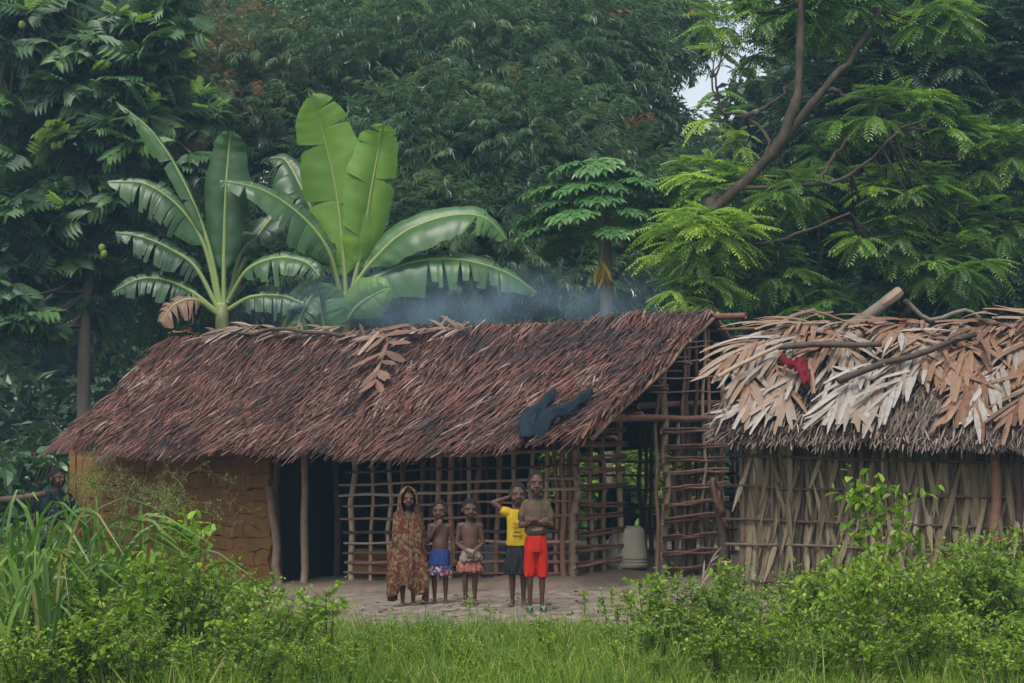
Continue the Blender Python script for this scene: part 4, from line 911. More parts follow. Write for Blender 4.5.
# ---- breadfruit tree at the left
def lobed():
    it = [(np.array((0, 0, 0)), np.array((0, 1.0, -.1)), UP, 1.0, .22)]
    for k in range(5):
        u = .18 + k * .15; L = .44 * (1 - 1.1 * abs(u - .48))
        for sg in (-1, 1): it.append((np.array((0, u, .02 - .1 * u)), norm(np.array((sg, .75, -.18))), UP, L + .12, .17))
    return template(it, LM_V, LM_F)
LOB = lobed()
def bread_builder(mb, tw, c, r, n, allp):
    off, d = lumpy(n, (.3, 1.05), .3, c[0]); per = 8; pos0 = c + off * r
    for i in range(n):
        a = allp[np.argmin(((allp - pos0[i]) ** 2).sum(1) * rng.uniform(.6, 1.4, len(allp)))]; tw.tube(curve([a, (a + pos0[i]) / 2 - UP * .15 + rng.normal(0, .1, 3), pos0[i]], 6), np.linspace(.035, .014, 6), 5, .4, False)
    az_ = np.tile(np.arange(per) * 2.4, n) + np.repeat(rng.uniform(0, 6, n), per); out = norm(np.stack([np.cos(az_), np.sin(az_), rng.uniform(-.9, .5, n * per)], -1) + np.repeat(d, per, 0) * .4)
    x, y, z = fr(out, UP + np.array((0, -.5, 0)) + rng.normal(0, .5, out.shape)); s_ = rng.uniform(.4, .75, n * per); mb.scatter(*LOB, np.repeat(pos0, per, 0), x, y, z, s_, s_, s_, np.clip(rng.normal(.45, .25, n * per), 0, 1))
Yl = 27.8; base = P(83, 440, Yl); base[2] = -.2
brm = [(40, 60, 75, 60, 26), (120, 80, 70, 55, 24), (60, 140, 75, 60, 26), (140, 140, 60, 45, 16), (40, 220, 60, 60, 22), (110, 215, 65, 50, 16), (20, 300, 40, 50, 12), (90, 20, 90, 45, 26), (10, 10, 60, 50, 20), (85, 290, 40, 28, 8), (160, 30, 35, 40, 8), (190, 105, 28, 20, 5)]
brt = limb_tree('breadfruit_tree', 'dark breadfruit tree with lobed leaves and yellow-green fruit at the left', base, [base, P(84, 360, Yl), P(88, 280, Yl), P(92, 180, Yl), P(80, 60, Yl)], .13,
    [(*mass(a, b_, c_, d_, Yl + random.uniform(-.8, .8)), n) for a, b_, c_, d_, n in brm], bread_builder, M['breadfruit'], M['bark_pale'],
    limbs=[([P(90, 260, Yl), P(60, 210, Yl - .4), P(30, 190, Yl - .5)], .06), ([P(90, 200, Yl), P(130, 150, Yl), P(175, 125, Yl - .3)], .05), ([P(88, 150, Yl), P(40, 110, Yl), P(5, 100, Yl)], .06), ([P(85, 100, Yl), P(130, 60, Yl), P(165, 20, Yl)], .05)])
for px, py in ((152, 88), (158, 96), (54, 146), (60, 145), (22, 25), (102, 248), (104, 254), (150, 152), (130, 190)):
    mb = MB(); mb.ell(P(px, py, Yl - 1.2), .06, .06, .075, 12, 8, .5); mb.build('fruit', M['fruit'], brt, True)
for px, py in ((157, 55), (178, 57), (200, 95), (213, 108), (92, 70), (62, 128), (28, 10), (118, 12), (65, 205), (28, 215), (3, 105), (160, 100), (52, 5), (140, 22)):
    mb = MB(); n = 3; p = P(px, py, Yl - 1.3); az_ = rng.uniform(0, 6, n); out = norm(np.stack([np.cos(az_) * .9, -.4 + np.sin(az_) * .5, rng.uniform(.0, .8, n)], -1)); x, y, z = fr(out, np.array((0, -.7, 1)) + rng.normal(0, .25, (n, 3)))
    s_ = rng.uniform(.2, .36, n); mb.scatter(*LOB, np.repeat(p[None], n, 0), x, y, z, s_, s_, s_); tag(mb.build('young_leaves', M['young'], brt), 'light green young leaves')

# ---- low broad-leaved plants left of the hut
def broad_plant(px, Y, h, n, L, label, seed, mat='broad', group=None):
    p = P(px, 440, Y); p[2] = gz(p[0], p[1]) - .02; t_ = thing('leafy_plant', p, label, 'plant', group); mb = MB(); sm = MB()
    for i in range(n):
        k = random.random() ** .7; tip = p + np.array((random.gauss(0, .42), random.gauss(0, .35), h * (.2 + .8 * k)))
        sm.tube(curve([p + rng.normal(0, .08, 3) * (1, 1, 0), (p + tip) / 2 + UP * .15, tip], 6), np.linspace(.014, .006, 6), 4, .5, False)
        m = 4; d = norm(rng.normal(0, 1, (m, 3)) * (1, 1, .4) + (0, -.2, -.15)); x, y, z = fr(d, UP + rng.normal(0, .3, d.shape)); l = rng.uniform(.6, 1.15, m) * L; mb.scatter(LM_V, LM_F, np.repeat(tip[None], m, 0) - UP * rng.uniform(0, .25, m)[:, None], x, y, z, l * .55, l, l)
    mb.build('leaves', M[mat], t_); sm.build('stems', M['twig'], t_)
broad_plant(8, 22.5, 1.9, 55, .34, 'broad-leaved dark plant at the left edge below the breadfruit tree', 1)
broad_plant(45, 24.0, 2.3, 60, .36, 'tall broad-leaved plant between the pale trunk and the thatch corner', 2)
broad_plant(22, 20.5, 1.1, 45, .26, 'low dark leafy plant behind the tall grass at the left edge', 3)
broad_plant(100, 25.5, 2.2, 60, .3, 'dark leafy plant behind the left roof slope', 4, 'dark_leaf')
for px in (620, 650, 690, 560, 600): 
    broad_plant(px, 27.5 + random.uniform(-2, 1), 1.6, 50, .24, 'green leafy plant behind the hut, seen through the lattice doorway', px, 'shrub', 'plants seen through the lattice')

# ------------------------------------------------------------------ people
def union(mb, name, mat, parent, voxel=.006, smooth=5, ratio=.35, folds=0.0, fscale=18, seed=0.0, zmin=None):
    """closed overlapping pieces -> one continuous surface"""
    o = mb.build(name, mat, parent, True); md = o.modifiers.new('r', 'REMESH'); md.mode = 'VOXEL'; md.voxel_size = voxel
    ms = o.modifiers.new('s', 'SMOOTH'); ms.factor = .5; ms.iterations = smooth
    if ratio < 1: dc = o.modifiers.new('d', 'DECIMATE'); dc.ratio = ratio
    dg = bpy.context.evaluated_depsgraph_get(); dg.update(); me = bpy.data.meshes.new_from_object(o.evaluated_get(dg))
    o.modifiers.clear(); old = o.data; o.data = me; me.name = name; bpy.data.meshes.remove(old)
    n = len(me.vertices); co = np.empty(n * 3, np.float32); me.vertices.foreach_get('co', co); co = co.reshape(-1, 3)
    if folds:
        nr = np.empty(n * 3, np.float32); me.vertices.foreach_get('normal', nr); nr = nr.reshape(-1, 3)
        zt, zb = co[:, 2].max(), co[:, 2].min()
        for i in range(n):
            p = co[i]; a = math.atan2(p[1], p[0]); k = .35 + .65 * (zt - p[2]) / max(zt - zb, 1e-3)
            co[i] += nr[i] * folds * k * (noise.noise(Vector((p[0] * fscale * 2.2, p[1] * fscale * 2.2, p[2] * fscale * .5 + seed))) + .5 * noise.noise(Vector((p[0] * fscale * 4, p[1] * fscale * 4, p[2] * fscale * 2 + seed))))
        me.vertices.foreach_set('co', co.ravel())
    if 'rnd' in me.attributes: me.attributes.remove(me.attributes['rnd'])
    at = me.attributes.new('rnd', 'FLOAT', 'POINT'); at.data.foreach_set('value', np.full(n, .5, np.float32))
    me.polygons.foreach_set('use_smooth', np.ones(len(me.polygons), bool)); me.update()
    return o
def person(label, px, feet_py, Y, H, yaw, arms, stance=.05, head_turn=0.0, head_tilt=0.0, legs=None, seat=None, cap=True, hs=1.0):
    """standing figure facing the viewer (-y); arms: for each side (elbow, wrist, finger direction) in units of H"""
    p = P(px, feet_py, Y); p[2] = gz(p[0], p[1]) if seat is None else seat
    root = thing('person', (0, 0, 0), label, 'person', 'children standing in front of the lattice' if seat is None else None)
    mb = MB(); V = lambda *a: np.array(a, float) * H
    mb.loft([tuple(np.array(q) * H) for q in ((0, .0, .435, .06, .05), (0, .0, .455, .078, .062), (0, .002, .49, .083, .068), (0, .0, .53, .08, .066), (0, -.006, .57, .077, .066), (0, -.006, .61, .077, .064), (0, 0, .66, .081, .06), (0, .002, .71, .088, .057), (0, .004, .755, .09, .05), (0, .006, .785, .07, .042), (0, .006, .81, .036, .033))], 22)
    mb.capsule(V(0, .006, .78), .031 * H, V(0, -.004, .855), .029 * H)
    hd = MB(); HC = np.array((0, -.006, .838 + .08 * hs)) * H; K = H * hs
    def hp(x, y, z):       # head-space point, turned and tilted
        x, y, z = x * K, y * K, z * K; c, s_ = math.cos(head_turn), math.sin(head_turn); x, y = c * x - s_ * y, s_ * x + c * y
        c, s_ = math.cos(head_tilt), math.sin(head_tilt); y, z = c * y - s_ * z, s_ * y + c * z
        return HC + np.array((x, y, z))
    mb.ell(hp(0, .008, .012), .061 * K, .074 * K, .072 * K, 18, 11); mb.ell(hp(0, -.02, -.02), .05 * K, .055 * K, .058 * K, 16, 10)
    mb.ell(hp(0, -.042, -.06), .026 * K, .026 * K, .02 * K, 12, 8)                                          # chin
    for sg in (-1, 1):
        mb.ell(hp(sg * .062, .008, -.014), .008 * K, .017 * K, .022 * K, 10, 7)                             # ears
        mb.ell(hp(sg * .03, -.052, -.03), .02 * K, .018 * K, .018 * K, 10, 7)                               # cheeks
        mb.ell(hp(sg * .013, -.076, -.021), .008 * K, .01 * K, .007 * K, 8, 6)                              # nostrils
        mb.capsule(hp(sg * .012, -.067, .017), .0085 * K, hp(sg * .038, -.058, .017), .007 * K, 8)          # brows
    mb.capsule(hp(0, -.068, .006), .008 * K, hp(0, -.08, -.018), .011 * K, 8)                               # nose
    mb.capsule(hp(-.015, -.07, -.04), .0075 * K, hp(.015, -.07, -.04), .0075 * K, 8); mb.capsule(hp(-.012, -.068, -.0525), .0075 * K, hp(.012, -.068, -.0525), .0075 * K, 8)
    for sg, (elb, wri, fd) in zip((-1, 1), arms):
        sh = V(sg * .098, .006, .77); e = V(*elb); w = V(*wri); fd = norm(np.array(fd, float))
        mb.capsule(V(sg * .06, .006, .775), .035 * H, sh, .033 * H); mb.capsule(sh, .031 * H, e, .023 * H); mb.capsule(e, .0235 * H, w, .0155 * H); mb.ell(e * .65 + w * .35, .024 * H, .024 * H, .024 * H, 10, 7)
        side = norm(np.cross(fd, np.array((0, -1, .2)))); pn = np.cross(side, fd)
        for k in (-1, 0, 1): mb.capsule(w, .013 * H, w + fd * .04 * H + side * k * .011 * H, .0115 * H, 8)
        for k, L in zip((-1.5, -.5, .5, 1.5), (.034, .042, .045, .038)):
            a = w + (fd * .042 + side * k * .0095) * H; mid = a + (fd * L * .55 + side * k * .003) * H; mb.capsule(a, .0062 * H, mid, .0058 * H, 7); mb.capsule(mid, .0058 * H, mid + (fd * .8 - pn * .45) * L * .5 * H, .005 * H, 7)
        b_ = w + (fd * .012 - side * sg * .014) * H; mb.capsule(b_, .0075 * H, b_ + (fd * .028 - side * sg * .02) * H, .006 * H, 7)
    lg = legs or [((sg * .047, .0, .46), (sg * (stance + .002), -.012, .25), (sg * stance, .008, .042)) for sg in (-1, 1)]
    for sg, (h, k, a) in zip((-1, 1), lg):
        h, k, a = V(*h), V(*k), V(*a); mb.capsule(h, .047 * H, k, .029 * H); mb.capsule(k, .03 * H, a, .0175 * H); mb.ell(k * .7 + a * .3 + V(0, .01, 0), .028 * H, .027 * H, .05 * H, 12, 8)
        heel = np.array((a[0], a[1] + .012 * H, a[2] - .022 * H)); ball = np.array((a[0] + sg * .012 * H, a[1] - .068 * H, a[2] - .028 * H))
        mb.capsule(a, .018 * H, heel, .019 * H); mb.capsule(heel, .018 * H, ball, .016 * H); mb.capsule(a * .8 + heel * .2, .016 * H, ball, .014 * H)
        for t_ in range(5):
            o_ = (t_ - 2) * .0095 * sg; b0 = ball + V(o_, -.006 + .003 * abs(t_ - 1), -.002); mb.capsule(b0, .008 * H, b0 + V(o_ * .15, -.02 + .003 * t_, -.003), .0065 * H if t_ else .008 * H, 7)
    body = union(mb, 'body', M['skin'], root, .0052, 4, .4)
    if cap:
        hr = MB(); cf = []
        for i, w in enumerate(np.linspace(-.35, PI / 2, 12)):
            row = []
            for u in np.linspace(0, 2 * PI, 29):
                front = max(0, -math.sin(u)); lo = max(w, (.62 + .1 * math.sin(px) + .06 * math.sin(u * 9)) * front ** .8 - .3 * (1 - front)); k = 1.0 + .025 * noise.noise(Vector((math.cos(u) * 6, math.sin(u) * 6, w * 6 + px)))
                row.append(hp(0, .008, .012) + np.array((math.cos(lo) * math.cos(u) * .064 * k, math.cos(lo) * math.sin(u) * .077 * k, math.sin(lo) * .075 * k)) * K)
            cf.append(row)
        hr.grid(cf, .5); hr.build('hair', M['hair'], root, True)
    for sg in (-1, 1):
        e = MB(); e.ell(hp(sg * .025, -.0585, .0), .011 * K, .0085 * K, .0055 * K, 12, 8); ey = e.build('eye', M['eye'], root, True)
        e = MB(); e.ell(hp(sg * .0255, -.064, .0), .0058 * K, .004 * K, .0056 * K, 10, 7); e.build('iris', M['iris'], ey, True)
    root.location = tuple(map(float, p)); root.rotation_euler.z = yaw
    return root, V, H
def garment(root, name, mat, pieces, H, folds=.012, voxel=.011, seed=0.0, ratio=.5):
    root_loc = tuple(root.location); rz = root.rotation_euler.z; root.location = (0, 0, 0); root.rotation_euler.z = 0
    mb = MB()
    for pc_ in pieces:
        if pc_[0] == 'loft': mb.loft([tuple(np.array(q) * H) for q in pc_[1]], 24)
        else: _, a, ra, b, rb = pc_; mb.capsule(np.array(a) * H, ra * H, np.array(b) * H, rb * H, 14)
    o = union(mb, name, mat, root, voxel, 3, ratio, folds, 16, seed); root.location = root_loc; root.rotation_euler.z = rz; return o
def local(root, mb, name, mat, parent=None):
    loc = tuple(root.location); root.location = (0, 0, 0); o = mb.build(name, mat, parent or root, True); root.location = loc; return o

# tallest child: olive tee, red shorts, arms crossed
r, V, H = person('tallest child in olive T-shirt and red knee shorts, arms crossed', 536, 613, 15.3, 1.325, .08, (((-.135, -.02, .625), (.025, -.098, .652), (1, -.1, .25)), ((.135, -.02, .625), (-.03, -.112, .668), (-1, .05, .12))), .052, .0, .02, hs=1.12)
tee = garment(r, 'tee_shirt', M['tee'], [('loft', [(0, -.002, .565, .098, .078), (0, -.002, .6, .099, .078), (0, 0, .68, .098, .074), (0, .002, .74, .1, .068), (0, .004, .785, .085, .056), (0, .006, .805, .05, .045)]), ('c', (-.08, .006, .77), .045, (-.122, -.004, .69), .043), ('c', (.08, .006, .77), .045, (.122, -.004, .69), .043)], H, .014, .009, 3)
mb = MB()
q_ = []
for k in range(26):      # looping script line across the shirt
    u = k / 25 * 2 - 1; q_.append((.05 * u + .006 * math.cos(k * 1.9), -.0845 + .5 * (.05 * u) ** 2 * 4, .6 + .012 * math.sin(k * 1.9) * (1 - .4 * abs(u)) + .004 * u))
mb.tube(curve(np.array(q_) * H, 78), .004, 5, .5)
local(r, mb, 'shirt_print', M['print'], tee)
garment(r, 'shorts', M['red'], [('loft', [(0, 0, .43, .098, .078), (0, 0, .47, .1, .08), (0, 0, .53, .094, .076), (0, 0, .55, .09, .073)]), ('loft', [(-.055, -.004, .255, .05, .052), (-.054, -.003, .33, .052, .056), (-.05, 0, .46, .05, .066)]), ('loft', [(.055, -.004, .25, .05, .052), (.054, -.003, .33, .052, .056), (.05, 0, .46, .05, .066)])], H, .016, .009, 5)
for sg in (-1, 1):
    mb = MB(); a = np.linspace(0, 2 * PI, 17)[:-1]; x0 = sg * .052 + sg * .008; mb.v = []
    top = np.stack([x0 + (.028 + .006 * (-np.sin(a))) * np.cos(a), -.032 + .078 * np.sin(a), np.full(16, .008)], -1) * H; bot = top - np.array((0, 0, .016 * H))
    mb.add(np.concatenate([top, bot]), [(i, (i + 1) % 16, 16 + (i + 1) % 16, 16 + i) for i in range(16)]); mb.f.append(np.array([list(range(16))])); mb.f.append(np.array([list(range(16, 32))[::-1]]))
    sl = local(r, mb, 'sandal', M['green_rubber'])
    for s2 in (-1, 1):
        mb = MB(); mb.tube(curve([np.array((x0, -.078, .02)) * H, np.array((x0 + s2 * .014, -.055, .043)) * H, np.array((x0 + s2 * .029, -.02, .012)) * H], 8), .009, 6, .5); local(r, mb, 'strap', M['green_rubber'], sl)

r.scale = (.83, .92, 1)
# yellow shirt, hand behind the head
r, V, H = person('child in yellow shirt and black skirt, one hand behind the head', 518, 606, 15.9, 1.2, -.05, (((-.205, .0, .855), (-.075, .045, .9), (1, .3, .1)), ((.118, .02, .62), (.112, -.03, .5), (.05, -.25, -1))), .045, .12, .06, hs=1.12)
ys_ = garment(r, 'shirt', M['yellow'], [('loft', [(0, 0, .5, .095, .078), (0, 0, .56, .094, .077), (0, 0, .66, .093, .07), (0, .002, .73, .097, .064), (0, .004, .775, .085, .054), (0, .006, .803, .045, .042)]), ('c', (-.07, .006, .768), .045, (-.115, .005, .785), .043), ('c', (.08, .006, .77), .044, (.112, .004, .7), .041)], H, .012, .009, 8)
for z0, w_ in ((.685, .042), (.655, .05), (.62, .03), (.585, .042)):
    mb = MB(); pts = np.array([(x + .006 * math.cos(i * 2.1), -.0795 + .8 * x * x, z0 + .007 * math.sin(i * 2.1 + z0 * 40)) for i, x in enumerate(np.linspace(-w_, w_, 18))]) * H; mb.tube(curve(pts, 54), .0028, 5, .5)
    local(r, mb, 'shirt_print', M['print_dark'], ys_)
garment(r, 'skirt', M['black'], [('loft', [(0, 0, .265, .118, .1), (0, 0, .33, .112, .096), (0, 0, .42, .102, .086), (0, 0, .49, .09, .074), (0, 0, .515, .084, .07)])], H, .03, .01, 2)

# third child: bare chest, faded pink skirt, grey cloth held
r, V, H = person('smaller child with bare chest holding a grey cloth over a pink skirt', 470, 602, 16.3, 1.05, .05, (((-.125, .0, .6), (-.03, -.1, .525), (.8, -.3, -.5)), ((.125, 0, .6), (.035, -.1, .52), (-.7, -.3, -.6))), .045, .1, .08, hs=1.22)
garment(r, 'skirt', M['pink'], [('loft', [(0, 0, .325, .135, .105), (0, 0, .38, .122, .098), (0, 0, .46, .1, .082), (0, 0, .5, .092, .076)])], H, .035, .01, 6)
garment(r, 'held_cloth', M['greycloth'], [('loft', [(0, -.02, .435, .105, .09), (.01, -.03, .48, .1, .085), (0, -.04, .535, .085, .075), (0, -.02, .555, .07, .06)])], H, .035, .01, 11)

# second child: bare chest, blue shorts with patterned hem, hand at the chin
r, V, H = person('small bare-chested child in blue shorts with patterned hem, hand at chin', 440, 598, 16.7, 1.04, -.05, (((-.125, -.03, .615), (-.02, -.092, .775), (.45, .1, .9)), ((.135, .015, .61), (.14, -.01, .455), (0, -.15, -1))), .055, -.12, .06, hs=1.22)
sh_ = garment(r, 'shorts', M['blue'], [('loft', [(0, 0, .38, .118, .09), (0, 0, .43, .11, .086), (0, 0, .5, .094, .078), (0, 0, .545, .09, .074)])], H, .025, .01, 4)
garment(r, 'patterned_hem', M['bluehem'], [('loft', [(0, 0, .285, .125, .094), (0, 0, .33, .123, .093), (0, 0, .385, .117, .09)])], H, .025, .01, 14)

# first child: wrapped in a patterned cloth
r, V, H = person('child wrapped head to shin in a red and olive patterned cloth', 408, 600, 16.6, 1.21, .12, (((-.115, .0, .62), (-.03, -.06, .7), (.5, -.1, .8)), ((.115, .0, .62), (.04, -.06, .68), (-.5, -.1, .8))), .045, .05, .04)
mb = MB(); rows = []
prof = [(.11, .15, .1, 0), (.16, .158, .105, 0), (.25, .156, .108, 0), (.38, .145, .105, 0), (.5, .138, .1, 0), (.6, .135, .1, 0), (.68, .13, .098, .0), (.74, .122, .092, .06), (.79, .105, .085, .28), (.83, .09, .085, .5), (.87, .084, .09, .72), (.91, .081, .092, .8), (.95, .076, .088, .74), (.985, .06, .072, .55), (1.01, .038, .045, .35), (1.02, .008, .01, .3)]
zs = np.array([q[0] for q in prof]); Z = np.linspace(.1, 1.02, 46)
for z in Z:
    rx, ry, gap = [np.interp(z, zs, [q[k] for q in prof]) for k in (1, 2, 3)]; row = []
    for u in np.linspace(gap, 2 * PI - gap, 70):
        k = min(1, max(0, (.8 - z) / .5)); fo = 1 + k * (.15 * math.sin(u * 7 + 2 * math.sin(z * 5)) + .08 * math.sin(u * 13 + z * 9) + .2 * noise.noise(Vector((math.cos(u) * 3, math.sin(u) * 3, z * 2)))) + .03 * noise.noise(Vector((u * 3, z * 20, 2)))
        if gap > .25: fo *= 1 + .12 * math.exp(-min(u - gap, 2 * PI - gap - u) * 5)      # rolled edge of the hood
        hem = (.055 * math.sin(u * 2 + 1.2) + .03 * math.sin(u * 5)) * max(0, (.4 - z) / .3)
        row.append(np.array((-math.sin(u) * rx * fo, -math.cos(u) * ry * fo - (.012 if z > .8 else 0), z + hem)) * H)
    rows.append(row)
mb.grid(rows, .5); o = local(r, mb, 'patterned_wrap', M['wrap']); solid(o, .008)

# seated adult half hidden by the grass at the left
r, V, H = person('seated adult in dark blue top, half hidden by tall grass at left', 57, 560, 22.3, 1.68, .9, (((-.16, -.06, .64), (-.1, -.2, .6), (0, -1, 0)), ((.16, -.06, .64), (.1, -.2, .6), (0, -1, 0))), .07, .0, .0,
    legs=[((sg * .05, 0, .46), (sg * .09, -.23, .47), (sg * .08, -.2, .25)) for sg in (-1, 1)], seat=-.73 + .25)
r.location.z = -.42
garment(r, 'jacket', M['jeans'], [('loft', [(0, 0, .44, .1, .085), (0, 0, .56, .1, .085), (0, 0, .68, .1, .075), (0, .002, .75, .105, .066), (0, .004, .785, .085, .056), (0, .006, .81, .045, .042)]), ('c', (-.09, .006, .77), .045, (-.16, -.06, .65), .036), ('c', (.09, .006, .77), .045, (.16, -.06, .65), .036), ('c', (-.16, -.06, .65), .034, (-.11, -.18, .605), .028), ('c', (.16, -.06, .65), .034, (.11, -.18, .605), .028)], H, .012, .012, 9)
garment(r, 'trousers', M['redrag'], [('loft', [(0, .02, .42, .1, .09), (0, .01, .47, .1, .085), (0, 0, .51, .09, .075)]), ('c', (-.05, 0, .46), .06, (-.09, -.23, .47), .042), ('c', (.05, 0, .46), .06, (.09, -.23, .47), .042), ('c', (-.09, -.23, .47), .042, (-.08, -.2, .29), .036), ('c', (.09, -.23, .47), .042, (.08, -.2, .29), .036)], H, .012, .012, 10)
bx_, by_ = r.location.x, r.location.y; sg_ = gz(bx_, by_)
mb = MB(); mb.tube(curve([(bx_ - 1.2, by_ + .1, sg_ + .14), (bx_, by_ + .06, sg_ + .15), (bx_ + .7, by_ - .02, sg_ + .14)], 8), .15, 10, .4); tag(mb.build('fallen_log', M['log'], None, True), 'thick fallen log that the seated adult sits on', 'log')
tag(stick('carried_pole', P(0, 500, 21.8), P(46, 494, 21.8), .05, M['log'], None, .03, 8, 6, .5), 'thick dark pole reaching in from the left edge beside the seated adult', 'pole')

# ------------------------------------------------------------------ foreground plants
random.seed(303); rng = np.random.default_rng(303)
def shrub_mesh(seed, h=1.0, n_stem=11, spread=.42, leaf=.055, lmat='shrub', dens=1.0):
    random.seed(seed); g = np.random.default_rng(seed); mb = MB(); st = MB(); pos = []; dr = []; ln = []
    for i in range(n_stem):
        a = random.uniform(0, 2 * PI); rr_ = spread * random.uniform(.3, 1.1); hh = h * random.uniform(.55, 1.0); tip = np.array((math.cos(a) * rr_, math.sin(a) * rr_, hh)); b = np.array((math.cos(a) * .05, math.sin(a) * .05, 0))
        c = curve([b, tip * .5 + np.array((random.gauss(0, .04), random.gauss(0, .04), hh * .06)), tip], 12); st.tube(c, np.linspace(.009, .003, 12), 4, .4, False)
        tw = [(c, .2)]
        for k in range(random.randint(6, 10)):
            j = random.randint(3, 10); a2 = random.uniform(0, 2 * PI); l2 = random.uniform(.12, .3) * h; d = norm(np.array((math.cos(a2), math.sin(a2), random.uniform(.2, 1.0)))); e = curve([c[j], c[j] + d * l2 * .5 + (0, 0, -.01), c[j] + d * l2], 6); st.tube(e, np.linspace(.004, .002, 6), 3, .4, False); tw.append((e, 0.0))
        for c2, s0 in tw:
            L = np.linalg.norm(np.diff(c2, axis=0), axis=1).sum(); m = int(L / .042 * dens) + 3
            for q in np.linspace(s0, 1, m):
                f = q * (len(c2) - 1); j = min(int(f), len(c2) - 2); p = c2[j] + (c2[j + 1] - c2[j]) * (f - j); t = norm(c2[j + 1] - c2[j])
                o_ = norm(np.cross(t, rsph(1)[0])); pos.append(p); dr.append(norm(o_ + t * .6 + np.array((0, 0, random.uniform(-.25, .3))))); ln.append(leaf * random.uniform(.55, 1.15) * (1.0 - .3 * (q > .92)))
    pos, dr, ln = map(np.array, (pos, dr, ln)); x, y, z = fr(dr, UP + g.normal(0, .35, dr.shape)); mb.scatter(LM_V, LM_F, pos, x, y, z, ln * .62, ln, ln, np.clip(g.normal(.5, .24, len(ln)), 0, 1))
    ml = mb.mesh('foliage'); ml.materials.append(M[lmat]); ms = st.mesh('stems'); ms.materials.append(M['twig']); return ml, ms
SHR = [shrub_mesh(11, 1.0, 11, .45, .064), shrub_mesh(12, 1.0, 9, .38, .07, 'shrub_b'), shrub_mesh(13, 1.0, 13, .5, .06), shrub_mesh(14, 1.0, 8, .3, .08, 'shrub'), shrub_mesh(15, 1.0, 12, .42, .06, 'shrub_b')]
SPRIG = [shrub_mesh(21, 1.0, 3, .2, .09, 'shrub', .8), shrub_mesh(22, 1.0, 2, .25, .08, 'shrub', .8)]
def plant(k, px, Y, h, label, group=None, name='shrub', src=SHR, sx=None):
    p = P(px, 440, Y); p[2] = gz(p[0], p[1]) - .02
    t_ = thing(name, p, label, 'shrub', group, rz=random.uniform(0, 6)); s_ = h; w = (sx or random.uniform(.85, 1.2)) * h ** .6; t_.scale = (w, w, s_)
    for nm, me in zip(('foliage', 'stems'), src[k % len(src)]):
        o = bpy.data.objects.new(nm, me); COL.objects.link(o); o.parent = t_
def hz(py, Y): return CAMZ - (py - HORY) * Y / F
random.seed(5)
# left thicket
kL = 0
for px, top, Y in [(15, 560, 10.6), (70, 548, 11.0), (120, 560, 10.8), (165, 548, 11.6), (215, 542, 11.9), (255, 560, 11.4), (290, 572, 12.2), (40, 545, 12.4), (100, 540, 12.8), (150, 545, 13.2), (200, 550, 13.4), (245, 566, 13.4), (20, 600, 9.9), (80, 605, 10.0), (140, 600, 10.0), (200, 602, 10.1), (260, 608, 10.2), (310, 620, 10.5), (60, 525, 13.8), (120, 532, 14.4), (0, 520, 13.0), (180, 560, 14.4), (235, 590, 11.0), (110, 580, 10.4), (5, 575, 11.6)]:
    plant(kL, px, Y, max(hz(top, Y), .3) * random.uniform(.75, 1.08), 'leafy green shrub in the left foreground thicket', 'shrubs of the left foreground'); kL += 1
# right thicket
for px, top, Y in [(610, 628, 11.2), (640, 600, 11.6), (665, 590, 12.0), (690, 596, 12.4), (700, 565, 12.0), (735, 562, 12.6), (760, 570, 11.6), (790, 558, 12.6), (820, 560, 11.8), (850, 552, 12.8), (880, 548, 12.0), (905, 530, 12.6), (930, 540, 12.0), (955, 518, 12.8), (985, 520, 12.2), (1010, 515, 12.6), (1030, 530, 11.8), (720, 610, 10.8), (770, 612, 10.7), (820, 608, 10.6), (870, 600, 10.7), (920, 596, 10.8), (970, 590, 10.8), (1015, 585, 10.8), (800, 585, 13.6), (860, 575, 13.8), (920, 560, 14.0), (980, 545, 14.0), (740, 588, 13.8), (660, 640, 10.7), (1000, 620, 10.2)]:
    plant(kL, px, Y, max(hz(top, Y), .3) * random.uniform(.72, 1.05), 'leafy green shrub in the right foreground thicket', 'shrubs of the right foreground'); kL += 1
# standout sprigs
for px, top, Y, lab in ((330, 545, 11.9, 'long leafy sprig reaching toward the dark doorway from the left thicket'), (300, 560, 11.8, 'leafy sprig leaning over the yard below the leaning log'), (812, 512, 12.6, 'broad-leaved sprig rising in front of the woven leaf wall'), (880, 462, 12.7, 'tallest leafy sprig in front of the leaf wall'), (935, 478, 12.9, 'tall leafy sprig beside the right corner post'), (965, 500, 12.4, 'leafy sprig below the right corner post'), (650, 566, 12.2, 'thin leafy sprig in front of the lattice doorway'), (672, 575, 12.4, 'small leafy sprig right of the lattice doorway'), (858, 500, 12.6, 'slender leafy sprig left of the tallest one'), (190, 500, 12.0, 'pale leafy sprig in front of the mud wall'), (1012, 480, 13.0, 'tall leafy sprig at the right edge')):
    plant(random.randint(0, 1), px, Y, hz(top, Y), lab, None, 'leafy_sprig', SPRIG, 1.0)
for k in range(26):
    px = random.choice((random.uniform(610, 1020), random.uniform(610, 1020), random.uniform(120, 330))); Y = random.uniform(10.8, 13.2); plant(k, px, Y, hz(random.uniform(535, 600), Y), 'thin upright leafy weed poking out of the foreground shrubs', 'upright weeds among the shrubs', 'upright_weed', SPRIG, .8)
